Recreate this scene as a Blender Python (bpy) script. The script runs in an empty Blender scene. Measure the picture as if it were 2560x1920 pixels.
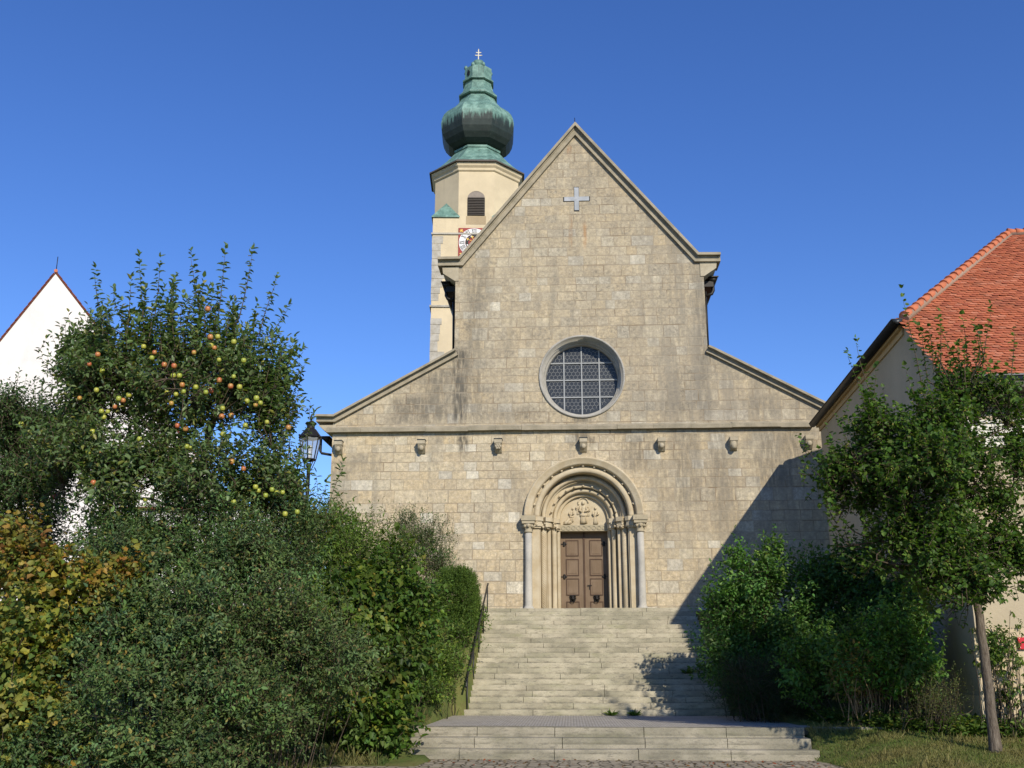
import bpy, bmesh, math, random
import numpy as np
from mathutils import Vector, Matrix, noise
from mathutils.geometry import tessellate_polygon
PI = math.pi
sc = bpy.context.scene
col = sc.collection
random.seed(11)

# ------------------------------------------------------------------ camera
cam = bpy.data.cameras.new('camera')
cam.sensor_width = 36.0
cam.lens = 36.0 * 2588 / 2560
cam.clip_start = 0.1
cam.clip_end = 5000
camo = bpy.data.objects.new('camera', cam)
col.objects.link(camo)
camo.location = (0, 0, 1.65)
camo.rotation_euler = (math.radians(90 + 15.5), 0, math.radians(3.1))
sc.camera = camo

# ------------------------------------------------------------------ sky and sun
SUN = Vector((0.45, -1.0, 0.65)).normalized()          # towards the sun
el = math.asin(SUN.z)
az = math.atan2(SUN.x, SUN.y)
w = bpy.data.worlds.new('World')
sc.world = w
w.use_nodes = True
nt = w.node_tree
bg = nt.nodes['Background']
sky = nt.nodes.new('ShaderNodeTexSky')
sky.sky_type = 'NISHITA'
sky.sun_disc = False
sky.sun_elevation = el
sky.sun_rotation = az
sky.altitude = 600
sky.air_density = 1.0
sky.dust_density = 0.0
sky.ozone_density = 4.0
hs = nt.nodes.new('ShaderNodeHueSaturation')
hs.inputs['Saturation'].default_value = 1.20
hs.inputs['Value'].default_value = 1.0
hs.inputs['Hue'].default_value = 0.515
nt.links.new(sky.outputs[0], hs.inputs['Color'])
nt.links.new(hs.outputs[0], bg.inputs[0])
bg.inputs[1].default_value = 0.145
sl = bpy.data.lights.new('sun', 'SUN')
sl.energy = 4.3
sl.angle = math.radians(0.53)
sl.color = (1.0, 0.92, 0.785)
so = bpy.data.objects.new('sun', sl)
col.objects.link(so)
so.location = (20, -40, 40)
so.rotation_euler = SUN.to_track_quat('Z', 'Y').to_euler()
sc.view_settings.view_transform = 'Standard'
sc.view_settings.look = 'None'
sc.view_settings.exposure = 0.25
sc.view_settings.gamma = 1.0
sc.cycles.max_bounces = 6
sc.cycles.transparent_max_bounces = 4

# ------------------------------------------------------------------ object helpers
WM = {}
def tag(o, label=None, cat=None, group=None, kind=None):
    if label: o['label'] = label
    if cat: o['category'] = cat
    if group: o['group'] = group
    if kind: o['kind'] = kind
    return o
def empty(name, loc, label, cat, group=None):
    o = bpy.data.objects.new(name, None)
    o.empty_display_size = .3
    col.objects.link(o)
    o.location = loc
    WM[o.name] = Matrix.Translation(Vector(loc))
    return tag(o, label, cat, group)
def link(name, me, mat, parent=None, label=None):
    n = len(me.vertices)
    co = np.empty(n * 3, 'f'); me.vertices.foreach_get('co', co)
    co = co.reshape(-1, 3)
    c = co.mean(0) if n else np.zeros(3)
    if n: c[2] = co[:, 2].min()
    me.vertices.foreach_set('co', (co - c).ravel())
    me.update()
    o = bpy.data.objects.new(name, me)
    col.objects.link(o)
    o.location = [float(v) for v in c]
    WM[o.name] = Matrix.Translation(o.location)
    for m in (mat if isinstance(mat, (list, tuple)) else [mat]):
        me.materials.append(m)
    if parent:
        o.parent = parent
        o.matrix_parent_inverse = WM[parent.name].inverted()
    if label: o['label'] = label
    return o

class MB:
    def __init__(s): s.b = bmesh.new()
    def face(s, pts, mi=0):
        f = s.b.faces.new([s.b.verts.new(p) for p in pts]); f.material_index = mi; return f
    def box(s, x0, x1, y0, y1, z0, z1, mi=0):
        v = [s.b.verts.new(p) for p in ((x0,y0,z0),(x1,y0,z0),(x1,y1,z0),(x0,y1,z0),(x0,y0,z1),(x1,y0,z1),(x1,y1,z1),(x0,y1,z1))]
        for q in ((0,3,2,1),(4,5,6,7),(0,1,5,4),(1,2,6,5),(2,3,7,6),(3,0,4,7)):
            s.b.faces.new([v[i] for i in q]).material_index = mi
        return v
    def prism(s, poly, y0, y1, holes=(), mi=0, axis='y'):
        """polygon in (x, z), with holes, between y0 and y1"""
        def mk(p, y): return (p[0], y, p[1]) if axis == 'y' else ((y, p[0], p[1]) if axis == 'x' else (p[0], p[1], y))
        loops = [list(poly)] + [list(h) for h in holes]
        flat = [p for l in loops for p in l]
        tris = tessellate_polygon([[Vector((p[0], p[1], 0)) for p in l] for l in loops]) if (holes or len(poly) > 4) else None
        va = [s.b.verts.new(mk(p, y0)) for p in flat]
        vb = [s.b.verts.new(mk(p, y1)) for p in flat]
        if tris is None:
            s.b.faces.new(va).material_index = mi; s.b.faces.new(vb[::-1]).material_index = mi
        else:
            for t in tris:
                try:
                    s.b.faces.new([va[i] for i in t]).material_index = mi
                    s.b.faces.new([vb[i] for i in t][::-1]).material_index = mi
                except ValueError: pass
        k = 0
        for l in loops:
            n = len(l)
            for i in range(n):
                a, c = k + i, k + (i + 1) % n
                s.b.faces.new((va[a], va[c], vb[c], vb[a])).material_index = mi
            k += n
    def tube(s, pts, rad, n=8, cap=True, mi=0):
        pts = [Vector(p) for p in pts]
        if not isinstance(rad, (list, tuple)): rad = [rad] * len(pts)
        rings = []
        u = None
        for i, p in enumerate(pts):
            d = (pts[min(i + 1, len(pts) - 1)] - pts[max(i - 1, 0)])
            d = d.normalized() if d.length > 1e-9 else Vector((0, 0, 1))
            if u is None:
                u = d.cross(Vector((0, 0, 1)) if abs(d.z) < .9 else Vector((1, 0, 0))).normalized()
            else:
                u = (u - d * u.dot(d)).normalized()
            v = d.cross(u)
            rings.append([s.b.verts.new(p + (u * math.cos(2*PI*k/n) + v * math.sin(2*PI*k/n)) * rad[i]) for k in range(n)])
        for a, c in zip(rings, rings[1:]):
            for k in range(n):
                f = s.b.faces.new((a[k], a[(k+1) % n], c[(k+1) % n], c[k])); f.material_index = mi; f.smooth = True
        if cap:
            s.b.faces.new(rings[0][::-1]).material_index = mi; s.b.faces.new(rings[-1]).material_index = mi
    def lathe(s, prof, c, n=24, phase=0, smooth=True, mi=0, sx=1, sy=1):
        """profile of (r, z) about the vertical axis through c"""
        rings = []
        for r, z in prof:
            rings.append([s.b.verts.new((c[0] + r*sx*math.cos(phase + 2*PI*k/n), c[1] + r*sy*math.sin(phase + 2*PI*k/n), c[2] + z)) for k in range(n)])
        for a, d in zip(rings, rings[1:]):
            for k in range(n):
                f = s.b.faces.new((a[k], a[(k+1) % n], d[(k+1) % n], d[k])); f.smooth = smooth; f.material_index = mi
        s.b.faces.new(rings[0][::-1]).material_index = mi; s.b.faces.new(rings[-1]).material_index = mi
    def arch(s, prof, cx, zc, a0=0, a1=PI, n=48, mi=0, smooth=True):
        """closed profile of (r, y) swept about the axis along y"""
        rings = []
        for i in range(n + 1):
            a = a0 + (a1 - a0) * i / n
            rings.append([s.b.verts.new((cx + r*math.cos(a), y, zc + r*math.sin(a))) for r, y in prof])
        m = len(prof)
        full = abs(a1 - a0 - 2*PI) < 1e-6
        for i in range(n):
            a, d = rings[i], rings[i+1]
            for k in range(m):
                f = s.b.faces.new((a[k], a[(k+1) % m], d[(k+1) % m], d[k])); f.material_index = mi; f.smooth = smooth
        if not full:
            s.b.faces.new(rings[0]).material_index = mi; s.b.faces.new(rings[-1][::-1]).material_index = mi
    def ball(s, c, r, seg=10, sc_=(1,1,1), mi=0):
        g = bmesh.ops.create_uvsphere(s.b, u_segments=seg, v_segments=max(5, seg // 2 + 1), radius=r)
        for v in g['verts']:
            v.co = Vector((v.co.x*sc_[0], v.co.y*sc_[1], v.co.z*sc_[2])) + Vector(c)
        for f in {f for v in g['verts'] for f in v.link_faces}: f.smooth = True; f.material_index = mi
    def xform(s, M):
        bmesh.ops.transform(s.b, matrix=M, verts=s.b.verts)
    def bevel(s, wd, seg=1):
        bmesh.ops.bevel(s.b, geom=[e for e in s.b.edges if len(e.link_faces) == 2 and e.calc_face_angle(0) > .6], offset=wd, segments=seg, affect='EDGES', profile=.6)
    def jitter(s, amt, sc_=1.0):
        for v in s.b.verts:
            v.co += noise.noise_vector(v.co * sc_) * amt
    def build(s, name, mat, parent=None, label=None, merge=0, normals=True):
        if merge: bmesh.ops.remove_doubles(s.b, verts=s.b.verts, dist=merge)
        if normals: bmesh.ops.recalc_face_normals(s.b, faces=s.b.faces)
        me = bpy.data.meshes.new(name)
        s.b.to_mesh(me); s.b.free()
        return link(name, me, mat, parent, label)

def offs(poly, t):
    """open polyline moved sideways by t with mitred joints"""
    P = [Vector(p) for p in poly]; out = []
    nrm = []
    for a, b in zip(P, P[1:]):
        d = (b - a).normalized(); nrm.append(Vector((d.y, -d.x)))
    for i, p in enumerate(P):
        if i == 0: out.append(p + nrm[0] * t)
        elif i == len(P) - 1: out.append(p + nrm[-1] * t)
        else:
            m = (nrm[i-1] + nrm[i]).normalized()
            out.append(p + m * (t / m.dot(nrm[i])))
    return out
def band(mb, poly, t0, t1, y0, y1):
    a, b = offs(poly, t0), offs(poly, t1)
    for i in range(len(poly) - 1):
        q = [a[i], a[i+1], b[i+1], b[i]]
        va = [mb.b.verts.new((p.x, y0, p.y)) for p in q]; vb = [mb.b.verts.new((p.x, y1, p.y)) for p in q]
        mb.b.faces.new(va); mb.b.faces.new(vb[::-1])
        for k in ((0, 1), (2, 3)): mb.b.faces.new((va[k[0]], va[k[1]], vb[k[1]], vb[k[0]]))
        if i == 0: mb.b.faces.new((va[3], va[0], vb[0], vb[3]))
        if i == len(poly) - 2: mb.b.faces.new((va[1], va[2], vb[2], vb[1]))

# ------------------------------------------------------------------ node helper
class NT:
    def __init__(s, name, rough=.85, spec=.3):
        s.m = bpy.data.materials.new(name); s.m.use_nodes = True
        s.t = s.m.node_tree
        s.p = s.t.nodes['Principled BSDF']
        s.p.inputs['Roughness'].default_value = rough
        s.p.inputs['Specular IOR Level'].default_value = spec
        s.out = s.t.nodes['Material Output']
        g = s.t.nodes.new('ShaderNodeNewGeometry')
        s.pos = g.outputs['Position']; s.geo = g
    def put(s, sock, v):
        if isinstance(v, bpy.types.NodeSocket): s.t.links.new(v, sock)
        elif v is not None:
            if isinstance(v, (int, float)) and sock.type in ('RGBA', 'VECTOR'):
                v = (v, v, v, 1) if sock.type == 'RGBA' else (v, v, v)
            if sock.type == 'RGBA' and not isinstance(v, (int, float)) and len(v) == 3: v = (*v, 1)
            sock.default_value = v
    def M(s, op, a, b=None, c=None, clamp=False):
        n = s.t.nodes.new('ShaderNodeMath'); n.operation = op; n.use_clamp = clamp
        s.put(n.inputs[0], a)
        if b is not None: s.put(n.inputs[1], b)
        if c is not None: s.put(n.inputs[2], c)
        return n.outputs[0]
    def sep(s, v=None):
        n = s.t.nodes.new('ShaderNodeSeparateXYZ'); s.put(n.inputs[0], v or s.pos); return n.outputs
    def comb(s, x=0, y=0, z=0):
        n = s.t.nodes.new('ShaderNodeCombineXYZ')
        for i, v in enumerate((x, y, z)): s.put(n.inputs[i], v)
        return n.outputs[0]
    def noise(s, v=None, scale=1, detail=3, rough=.55, dim='3D', w=None):
        n = s.t.nodes.new('ShaderNodeTexNoise'); n.noise_dimensions = dim
        if dim == '1D': s.put(n.inputs['W'], w)
        else: s.put(n.inputs['Vector'], v or s.pos)
        n.inputs['Scale'].default_value = scale; n.inputs['Detail'].default_value = detail; n.inputs['Roughness'].default_value = rough
        return n.outputs[0]
    def white(s, v):
        n = s.t.nodes.new('ShaderNodeTexWhiteNoise'); n.noise_dimensions = '3D'; s.put(n.inputs[0], v); return n.outputs[0]
    def mix(s, f, a, b, mode='MIX'):
        n = s.t.nodes.new('ShaderNodeMix'); n.data_type = 'RGBA'; n.blend_type = mode
        s.put(n.inputs['Factor'], f); s.put(n.inputs[6], a); s.put(n.inputs[7], b)
        return n.outputs[2]
    def ramp(s, f, stops, interp='LINEAR'):
        n = s.t.nodes.new('ShaderNodeValToRGB'); s.put(n.inputs[0], f)
        cr = n.color_ramp; cr.interpolation = interp
        while len(cr.elements) < len(stops): cr.elements.new(.5)
        for e, (p, c) in zip(cr.elements, stops):
            e.position = p; e.color = (*c, 1) if not isinstance(c, (int, float)) else (c, c, c, 1)
        return n.outputs[0]
    def sm(s, v, a, b, lo=0.0, hi=1.0):
        n = s.t.nodes.new('ShaderNodeMapRange'); n.interpolation_type = 'SMOOTHSTEP'
        s.put(n.inputs[0], v); s.put(n.inputs[1], a); s.put(n.inputs[2], b); s.put(n.inputs[3], lo); s.put(n.inputs[4], hi)
        return n.outputs[0]
    def bump(s, h, strength=.3, dist=.02, prev=None):
        n = s.t.nodes.new('ShaderNodeBump'); n.inputs['Strength'].default_value = strength; n.inputs['Distance'].default_value = dist
        s.put(n.inputs['Height'], h)
        if prev: s.t.links.new(prev, n.inputs['Normal'])
        return n.outputs[0]
    def done(s, color=None, rough=None, normal=None, metal=None):
        if color is not None: s.put(s.p.inputs['Base Color'], color)
        if rough is not None: s.put(s.p.inputs['Roughness'], rough)
        if normal is not None: s.t.links.new(normal, s.p.inputs['Normal'])
        if metal is not None: s.p.inputs['Metallic'].default_value = metal
        return s.m

def simple(name, c, rough=.7, var=.15, scale=6, bump=.15, metal=0, spec=.3, bscale=40):
    n = NT(name, rough, spec)
    f = n.noise(scale=scale, detail=4)
    cc = n.mix(f, tuple(v * (1 - var) for v in c), tuple(v * (1 + var) for v in c))
    nb = n.bump(n.noise(scale=bscale, detail=3), bump, .02) if bump else None
    return n.done(cc, None, nb, metal)

def ashlar(name):
    """coursed squared stone of irregular block sizes with weathering"""
    n = NT(name, .9, .2)
    x, y, z = n.sep()
    u = n.M('ADD', x, n.M('MULTIPLY', y, .93))
    wob = n.M('MULTIPLY', n.M('SUBTRACT', n.noise(scale=1.3, detail=2), .5), .035)
    zz = n.M('ADD', z, wob)
    uu = n.M('ADD', u, wob)
    v1 = n.M('DIVIDE', zz, .352)
    v1 = n.M('ADD', v1, n.M('MULTIPLY', n.M('SINE', n.M('MULTIPLY', zz, 2.1)), .2))
    v1 = n.M('ADD', v1, n.M('MULTIPLY', n.M('SINE', n.M('MULTIPLY', zz, 5.3)), .11))
    row = n.M('FLOOR', v1); fv = n.M('FRACT', v1)
    rr = n.white(n.comb(row, 3.3, 0))
    wid = n.M('ADD', .55, n.M('MULTIPLY', n.white(n.comb(row, 8.1, 2)), .35))
    u1 = n.M('ADD', n.M('DIVIDE', uu, n.M('MULTIPLY', wid, .76)), n.M('MULTIPLY', rr, 17.0))
    u1 = n.M('ADD', u1, n.M('MULTIPLY', n.M('SINE', n.M('ADD', n.M('MULTIPLY', uu, 3.1), n.M('MULTIPLY', row, 2.7))), .19))
    u1 = n.M('ADD', u1, n.M('MULTIPLY', n.M('SINE', n.M('ADD', n.M('MULTIPLY', uu, 7.3), n.M('MULTIPLY', row, 5.1))), .05))
    cell = n.M('FLOOR', u1); fu = n.M('FRACT', u1)
    du = n.M('MULTIPLY', n.M('MINIMUM', fu, n.M('SUBTRACT', 1, fu)), .68)
    dv = n.M('MULTIPLY', n.M('MINIMUM', fv, n.M('SUBTRACT', 1, fv)), .37)
    d = n.M('MINIMUM', du, dv)
    joint = n.M('MULTIPLY', n.sm(d, .012, .022, 1, 0), n.sm(n.noise(scale=1.1, detail=4), .3, .6, .15, .85))
    r1 = n.white(n.comb(cell, row, 1.7)); r2 = n.white(n.comb(cell, row, 9.2))
    base = n.ramp(r1, [(0, (.385, .337, .25)), (.22, (.445, .375, .26)), (.42, (.47, .408, .292)), (.6, (.42, .376, .288)), (.74, (.475, .392, .258)), (.86, (.495, .448, .342)), (.95, (.435, .41, .345)), (1, (.57, .54, .45))])
    up = n.sm(z, 9.4, 11.0)
    # fine mottling inside the blocks
    mot = n.noise(scale=5.5, detail=6, rough=.7)
    base = n.mix(n.sm(mot, .3, .7, 0, .8), n.mix(1.0, base, (.88, .86, .84), 'MULTIPLY'), n.mix(1.0, base, (1.18, 1.13, 1.02), 'MULTIPLY'))
    spk = n.noise(n.comb(u, y, z), scale=6.5, detail=8, rough=.82)
    lich = n.noise(scale=.9, detail=5, rough=.65)
    amt = n.M('MULTIPLY', n.sm(spk, .44, .62), n.M('ADD', n.M('MULTIPLY', r2, .55), n.sm(lich, .4, .7, .1, .6)))
    amt = n.M('MULTIPLY', amt, n.M('ADD', .5, n.M('MULTIPLY', up, .45)), clamp=True)
    base = n.mix(amt, base, (.165, .148, .115))
    lt = n.noise(n.comb(n.M('ADD', u, 31.0), y, z), scale=8, detail=7, rough=.8)
    base = n.mix(n.sm(lt, .52, .66, 0, .6), base, (.55, .49, .385))
    base = n.mix(n.M('MULTIPLY', up, n.M('ADD', .10, n.sm(lich, .4, .7, 0, .28))), base, (.25, .22, .165))
    grain = n.noise(n.comb(u, n.M('MULTIPLY', r1, 40.0), z), scale=8.5, detail=5, rough=.85)
    base = n.mix(n.sm(grain, .34, .64), n.mix(1.0, base, (.82, .81, .79), 'MULTIPLY'), n.mix(1.0, base, (1.20, 1.19, 1.17), 'MULTIPLY'))
    # drip stains, each where water runs off something
    def streak(x0, wd, z0, z1, f, c):
        nonlocal base
        g = n.M('ABSOLUTE', n.M('DIVIDE', n.M('SUBTRACT', n.M('ADD', x, n.M('MULTIPLY', n.M('SUBTRACT', n.noise(scale=3, detail=3), .5), wd * 1.1)), x0), wd))
        a = n.sm(g, .25, 1.0, 1, 0)
        b = n.M('MULTIPLY', n.sm(z, z0 - .15, z0 + .45), n.sm(z, z1 - .25, z1 + .05, 1, 0))
        k = n.M('MULTIPLY', n.M('MULTIPLY', a, b), n.M('MULTIPLY', n.sm(n.noise(n.comb(n.M('MULTIPLY', x, 6), 0, n.M('MULTIPLY', z, 1.1)), scale=1.6, detail=5), .25, .62), f), clamp=True)
        base = n.mix(k, base, c)
    dk = (.075, .068, .055)
    for a in ((-3.86, .42, 10.1, 13.1, 1.0), (-3.70, .3, 9.0, 9.95, .95), (-5.6, 1.1, 10.1, 11.3, .6), (-4.7, .8, 10.1, 12.3, .55),
              (.55, .55, 10.0, 10.5, 1.0), (.5, .7, 9.1, 9.95, .8), (4.95, .35, 10.1, 16, .5), (4.2, .9, 10.1, 12.2, .35), (-3.3, .55, 10.1, 16.2, .45),
              (2.5, .9, 8.2, 9.95, .5), (4.2, .8, 7.0, 9.95, .55), (5.3, .5, 6.2, 9.95, .5), (7.2, 1.2, 7.6, 9.95, .6), (8.3, .8, 8.6, 9.95, .6),
              (-7.3, .9, 8.4, 9.2, .3), (-8.1, .5, 5.5, 9.0, .35), (7.0, .9, 10.1, 11.2, .45), (3.0, 1.5, 10.1, 11.0, .3), (-2.0, 1.6, 10.1, 10.9, .45),
              (3.3, .3, 5.5, 8.9, .35), (5.8, .25, 6, 8.9, .3), (-1.7, .25, 5.6, 8.6, .25)):
        streak(*a, dk)
    streak(.26, .10, 16.8, 18.3, .5, (.36, .19, .07))
    streak(.78, .10, 16.8, 18.0, .65, (.36, .18, .06))
    streak(.25, .12, 20.7, 21.2, 1.0, (.33, .13, .04))
    streak(-8.0, 1.0, 3.2, 9.0, .3, (.2, .18, .14))
    soot = n.sm(n.noise(n.comb(n.M('MULTIPLY', x, 1.7), y, n.M('MULTIPLY', z, .33)), scale=1.1, detail=5, rough=.6), .52, .78, 0, .5)
    base = n.mix(soot, base, (.17, .158, .125))
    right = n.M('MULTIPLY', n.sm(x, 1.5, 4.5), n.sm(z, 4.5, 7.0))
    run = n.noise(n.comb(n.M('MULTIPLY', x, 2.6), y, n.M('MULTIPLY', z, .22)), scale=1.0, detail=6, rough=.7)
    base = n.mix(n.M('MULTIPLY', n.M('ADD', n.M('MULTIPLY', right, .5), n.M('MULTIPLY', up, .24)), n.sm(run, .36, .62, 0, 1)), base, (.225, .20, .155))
    base = n.mix(joint, base, n.mix(n.sm(n.noise(scale=2.2), .4, .6), (.20, .15, .095), (.31, .265, .19)))
    h = n.M('ADD', n.M('MULTIPLY', joint, -.55), n.M('ADD', n.M('MULTIPLY', spk, .8), n.M('MULTIPLY', r2, .5)))
    return n.done(base, None, n.bump(h, .55, .018))

def carved(name, c1, c2, dark=.3):
    n = NT(name, .88, .25)
    f = n.noise(scale=2.2, detail=5, rough=.62)
    cc = n.mix(n.sm(f, .3, .7), c1, c2)
    s2 = n.noise(scale=16, detail=5, rough=.75)
    cc = n.mix(n.M('MULTIPLY', n.sm(s2, .5, .7), n.sm(n.noise(scale=.8, detail=3), .35, .7, .1, dark)), cc, (.13, .12, .095))
    return n.done(cc, None, n.bump(n.noise(scale=30, detail=4, rough=.7), .3, .012))

def plaster(name, c, stain=(.25, .2, .13), amt=.25, bump=.35):
    n = NT(name, .92, .15)
    x, y, z = n.sep()
    f = n.noise(scale=.7, detail=5, rough=.6)
    cc = n.mix(n.sm(f, .3, .75), tuple(v * .9 for v in c), tuple(min(1, v * 1.06) for v in c))
    st = n.sm(n.noise(n.comb(n.M('MULTIPLY', x, 1.5), n.M('MULTIPLY', y, 1.5), n.M('MULTIPLY', z, .25)), scale=1.2, detail=5), .5, .8, 0, amt)
    cc = n.mix(st, cc, stain)
    return n.done(cc, None, n.bump(n.noise(scale=11, detail=5, rough=.7), bump, .03))

def granite(name, c1, c2, moss=(.16, .17, .075), mossamt=.5):
    n = NT(name, .88, .25)
    f = n.noise(scale=1.4, detail=5, rough=.65)
    cc = n.mix(n.sm(f, .3, .7), c1, c2)
    sp = n.noise(scale=55, detail=3, rough=.7)
    cc = n.mix(n.sm(sp, .5, .7, 0, .45), cc, tuple(v * .45 for v in c1))
    x, y, z = n.sep()
    stp = n.M('FLOOR', n.M('DIVIDE', n.M('SUBTRACT', z, .548), .1474))
    tone = n.noise(n.comb(n.M('MULTIPLY', x, .75), 0, n.M('MULTIPLY', stp, 5.3)), scale=1.0, detail=2)
    cc = n.mix(n.sm(tone, .35, .65), n.mix(1.0, cc, (.70, .71, .67), 'MULTIPLY'), n.mix(1.0, cc, (1.08, 1.07, 1.04), 'MULTIPLY'))
    mm = n.noise(n.comb(n.M('MULTIPLY', x, .8), y, n.M('MULTIPLY', z, 2.5)), scale=1.3, detail=6, rough=.7)
    cc = n.mix(n.sm(mm, .5, .74, 0, mossamt), cc, moss)
    d2 = n.noise(n.comb(n.M('MULTIPLY', x, 1.5), y, n.M('MULTIPLY', z, 5)), scale=3, detail=6, rough=.8)
    cc = n.mix(n.sm(d2, .50, .66, 0, .65), cc, (.13, .12, .095))
    # dirt that gathers low on each riser and in the back corner of the treads
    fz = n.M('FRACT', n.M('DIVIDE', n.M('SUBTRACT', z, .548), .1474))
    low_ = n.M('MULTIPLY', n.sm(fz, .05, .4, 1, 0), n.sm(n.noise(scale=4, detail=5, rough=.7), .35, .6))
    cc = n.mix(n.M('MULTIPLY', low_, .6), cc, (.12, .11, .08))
    return n.done(cc, None, n.bump(n.noise(scale=26, detail=5, rough=.75), .5, .02))
# ------------------------------------------------------------------ materials of the setting and buildings
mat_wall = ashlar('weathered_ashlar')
mat_trim = carved('weathered_trim', (.34, .29, .2), (.44, .385, .275), .55)
mat_coping = carved('coping_stone', (.25, .22, .155), (.36, .31, .22), .8)
mat_portal = carved('portal_stone', (.42, .34, .215), (.50, .43, .30), .25)
mat_grey_stone = carved('grey_column_stone', (.36, .345, .30), (.46, .435, .37), .35)
mat_cap = carved('lichen_capital', (.31, .27, .18), (.40, .34, .23), .75)
mat_rose = carved('rose_frame_stone', (.28, .265, .225), (.38, .36, .315), .85)
mat_cross = carved('cross_stone', (.30, .32, .33), (.42, .43, .44), .5)
mat_tower = plaster('tower_plaster', (.60, .50, .33), (.34, .28, .18), .3)
mat_quoin = carved('quoin_stone', (.33, .30, .24), (.46, .43, .36), .5)
mat_white = plaster('white_plaster', (.72, .68, .645), (.5, .48, .44), .3, .3)
mat_house = plaster('house_plaster', (.45, .38, .265), (.33, .28, .2), .25)
mat_frieze = plaster('frieze_plaster', (.66, .63, .55), (.4, .36, .28), .15)
mat_socle = plaster('socle_stone', (.56, .46, .31), (.36, .24, .13), .55, .5)
mat_dark = simple('dark_metal', (.022, .020, .018), .5, .2, 8, 0, .4)
mat_rail = simple('rail_metal', (.035, .036, .034), .45, .3, 8, 0, .5)
mat_gutter = simple('zinc_gutter', (.055, .058, .06), .4, .3, 5, 0, .6)
mat_black = simple('black_paint', (.012, .012, .012), .5, .1, 8, 0)
mat_gold = simple('gold_leaf', (.62, .42, .09), .35, .1, 8, 0, .3)
mat_red = simple('clock_red', (.27, .035, .028), .55, .1, 4, 0)
mat_dialw = simple('dial_white', (.74, .73, .70), .6, .05, 4, 0)
mat_lead = simple('lead_came', (.16, .165, .165), .6, .2, 20, 0)
mat_bar = simple('window_bar', (.27, .28, .28), .6, .15, 10, 0)
mat_slat = simple('louvre_wood', (.10, .085, .07), .8, .3, 9, .2)
mat_bark = None

def glass_mat():
    n = NT('leaded_glass', .3, .35)
    f = n.noise(scale=3.5, detail=3)
    cc = n.mix(f, (.010, .013, .018), (.03, .035, .04))
    return n.done(cc, None, n.bump(n.noise(scale=12, detail=2), .25, .02))
mat_glass = glass_mat()

def copper():
    n = NT('verdigris_copper', .62, .35)
    x, y, z = n.sep()
    f = n.noise(scale=1.6, detail=5, rough=.65)
    cc = n.ramp(n.sm(f, .25, .75), [(0, (.07, .135, .11)), (.5, (.125, .23, .185)), (1, (.215, .35, .285))])
    # black patina under the shoulder of the onion with a ragged, run-down upper border
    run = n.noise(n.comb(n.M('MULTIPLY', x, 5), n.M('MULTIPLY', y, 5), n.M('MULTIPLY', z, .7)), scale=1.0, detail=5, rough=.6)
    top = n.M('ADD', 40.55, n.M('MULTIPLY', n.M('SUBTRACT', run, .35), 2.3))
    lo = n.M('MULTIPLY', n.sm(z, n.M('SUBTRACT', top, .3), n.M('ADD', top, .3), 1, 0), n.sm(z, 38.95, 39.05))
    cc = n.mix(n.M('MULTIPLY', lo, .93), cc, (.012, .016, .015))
    rn2 = n.noise(n.comb(n.M('MULTIPLY', x, 4), n.M('MULTIPLY', y, 4), n.M('MULTIPLY', z, .5)), scale=1.7, detail=5)
    cc = n.mix(n.sm(rn2, .52, .75, 0, .6), cc, (.05, .058, .05))
    seam = n.M('FRACT', n.M('DIVIDE', z, .55))
    sm_ = n.sm(n.M('MINIMUM', seam, n.M('SUBTRACT', 1, seam)), .0, .045, 1, 0)
    cc = n.mix(n.M('MULTIPLY', sm_, .35), cc, (.04, .07, .06))
    return n.done(cc, None, n.bump(n.noise(scale=4, detail=4), .2, .03))
mat_copper = copper()

def wood():
    n = NT('oak_door', .62, .35)
    x, y, z = n.sep()
    g = n.noise(n.comb(n.M('MULTIPLY', x, 22), y, n.M('MULTIPLY', z, 1.6)), scale=1.4, detail=5, rough=.6)
    cc = n.mix(g, (.105, .068, .037), (.20, .135, .078))
    w2 = n.noise(scale=1.3, detail=4)
    cc = n.mix(n.sm(w2, .45, .75, 0, .5), cc, (.23, .165, .11))
    return n.done(cc, None, n.bump(g, .2, .006))
mat_wood = wood()
mat_wood_dark = simple('oak_moulding', (.07, .038, .02), .6, .3, 9, .1)

def tile_mat(name, c1, c2, c3):
    n = NT(name, .85, .2)
    a = n.t.nodes.new('ShaderNodeAttribute'); a.attribute_name = 'tint'
    f = n.noise(scale=9, detail=4)
    cc = n.mix(n.sm(f, .3, .75, 0, .4), a.outputs['Color'], c3)
    cc = n.mix(n.sm(n.noise(scale=1.1, detail=5, rough=.7), .5, .72, 0, .45), cc, (.20, .085, .05))
    return n.done(cc, None, n.bump(n.noise(scale=30, detail=3), .2, .01))
mat_tile = tile_mat('clay_tile', None, None, (.17, .05, .025))
mat_ridge = simple('ridge_clay', (.47, .15, .07), .85, .25, 5, .2)
mat_mortar = simple('mortar', (.30, .21, .15), .95, .2, 12, .3)
def old_tile():
    n = NT('old_roof_tile', .9, .15)
    x, y, z = n.sep()
    r = n.M('FRACT', n.M('MULTIPLY', z, 4.2))
    c = n.mix(n.noise(n.comb(n.M('MULTIPLY', y, 5), 0, n.M('MULTIPLY', z, 4.2)), scale=1.5, detail=4), (.13, .04, .025), (.24, .075, .045))
    c = n.mix(n.sm(r, 0, .25, .5, 0), c, (.04, .015, .012))
    return n.done(c)
mat_oldtile = old_tile()

# ------------------------------------------------------------------ church
FY = 36.0          # plane of the west front
CX = 0.555         # its axis
ZS = 6.83          # springing of the portal arch
church = empty('church', (CX, FY, 3.5), 'sandstone church front with steep gable, round window and round-arched portal', 'church')

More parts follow.
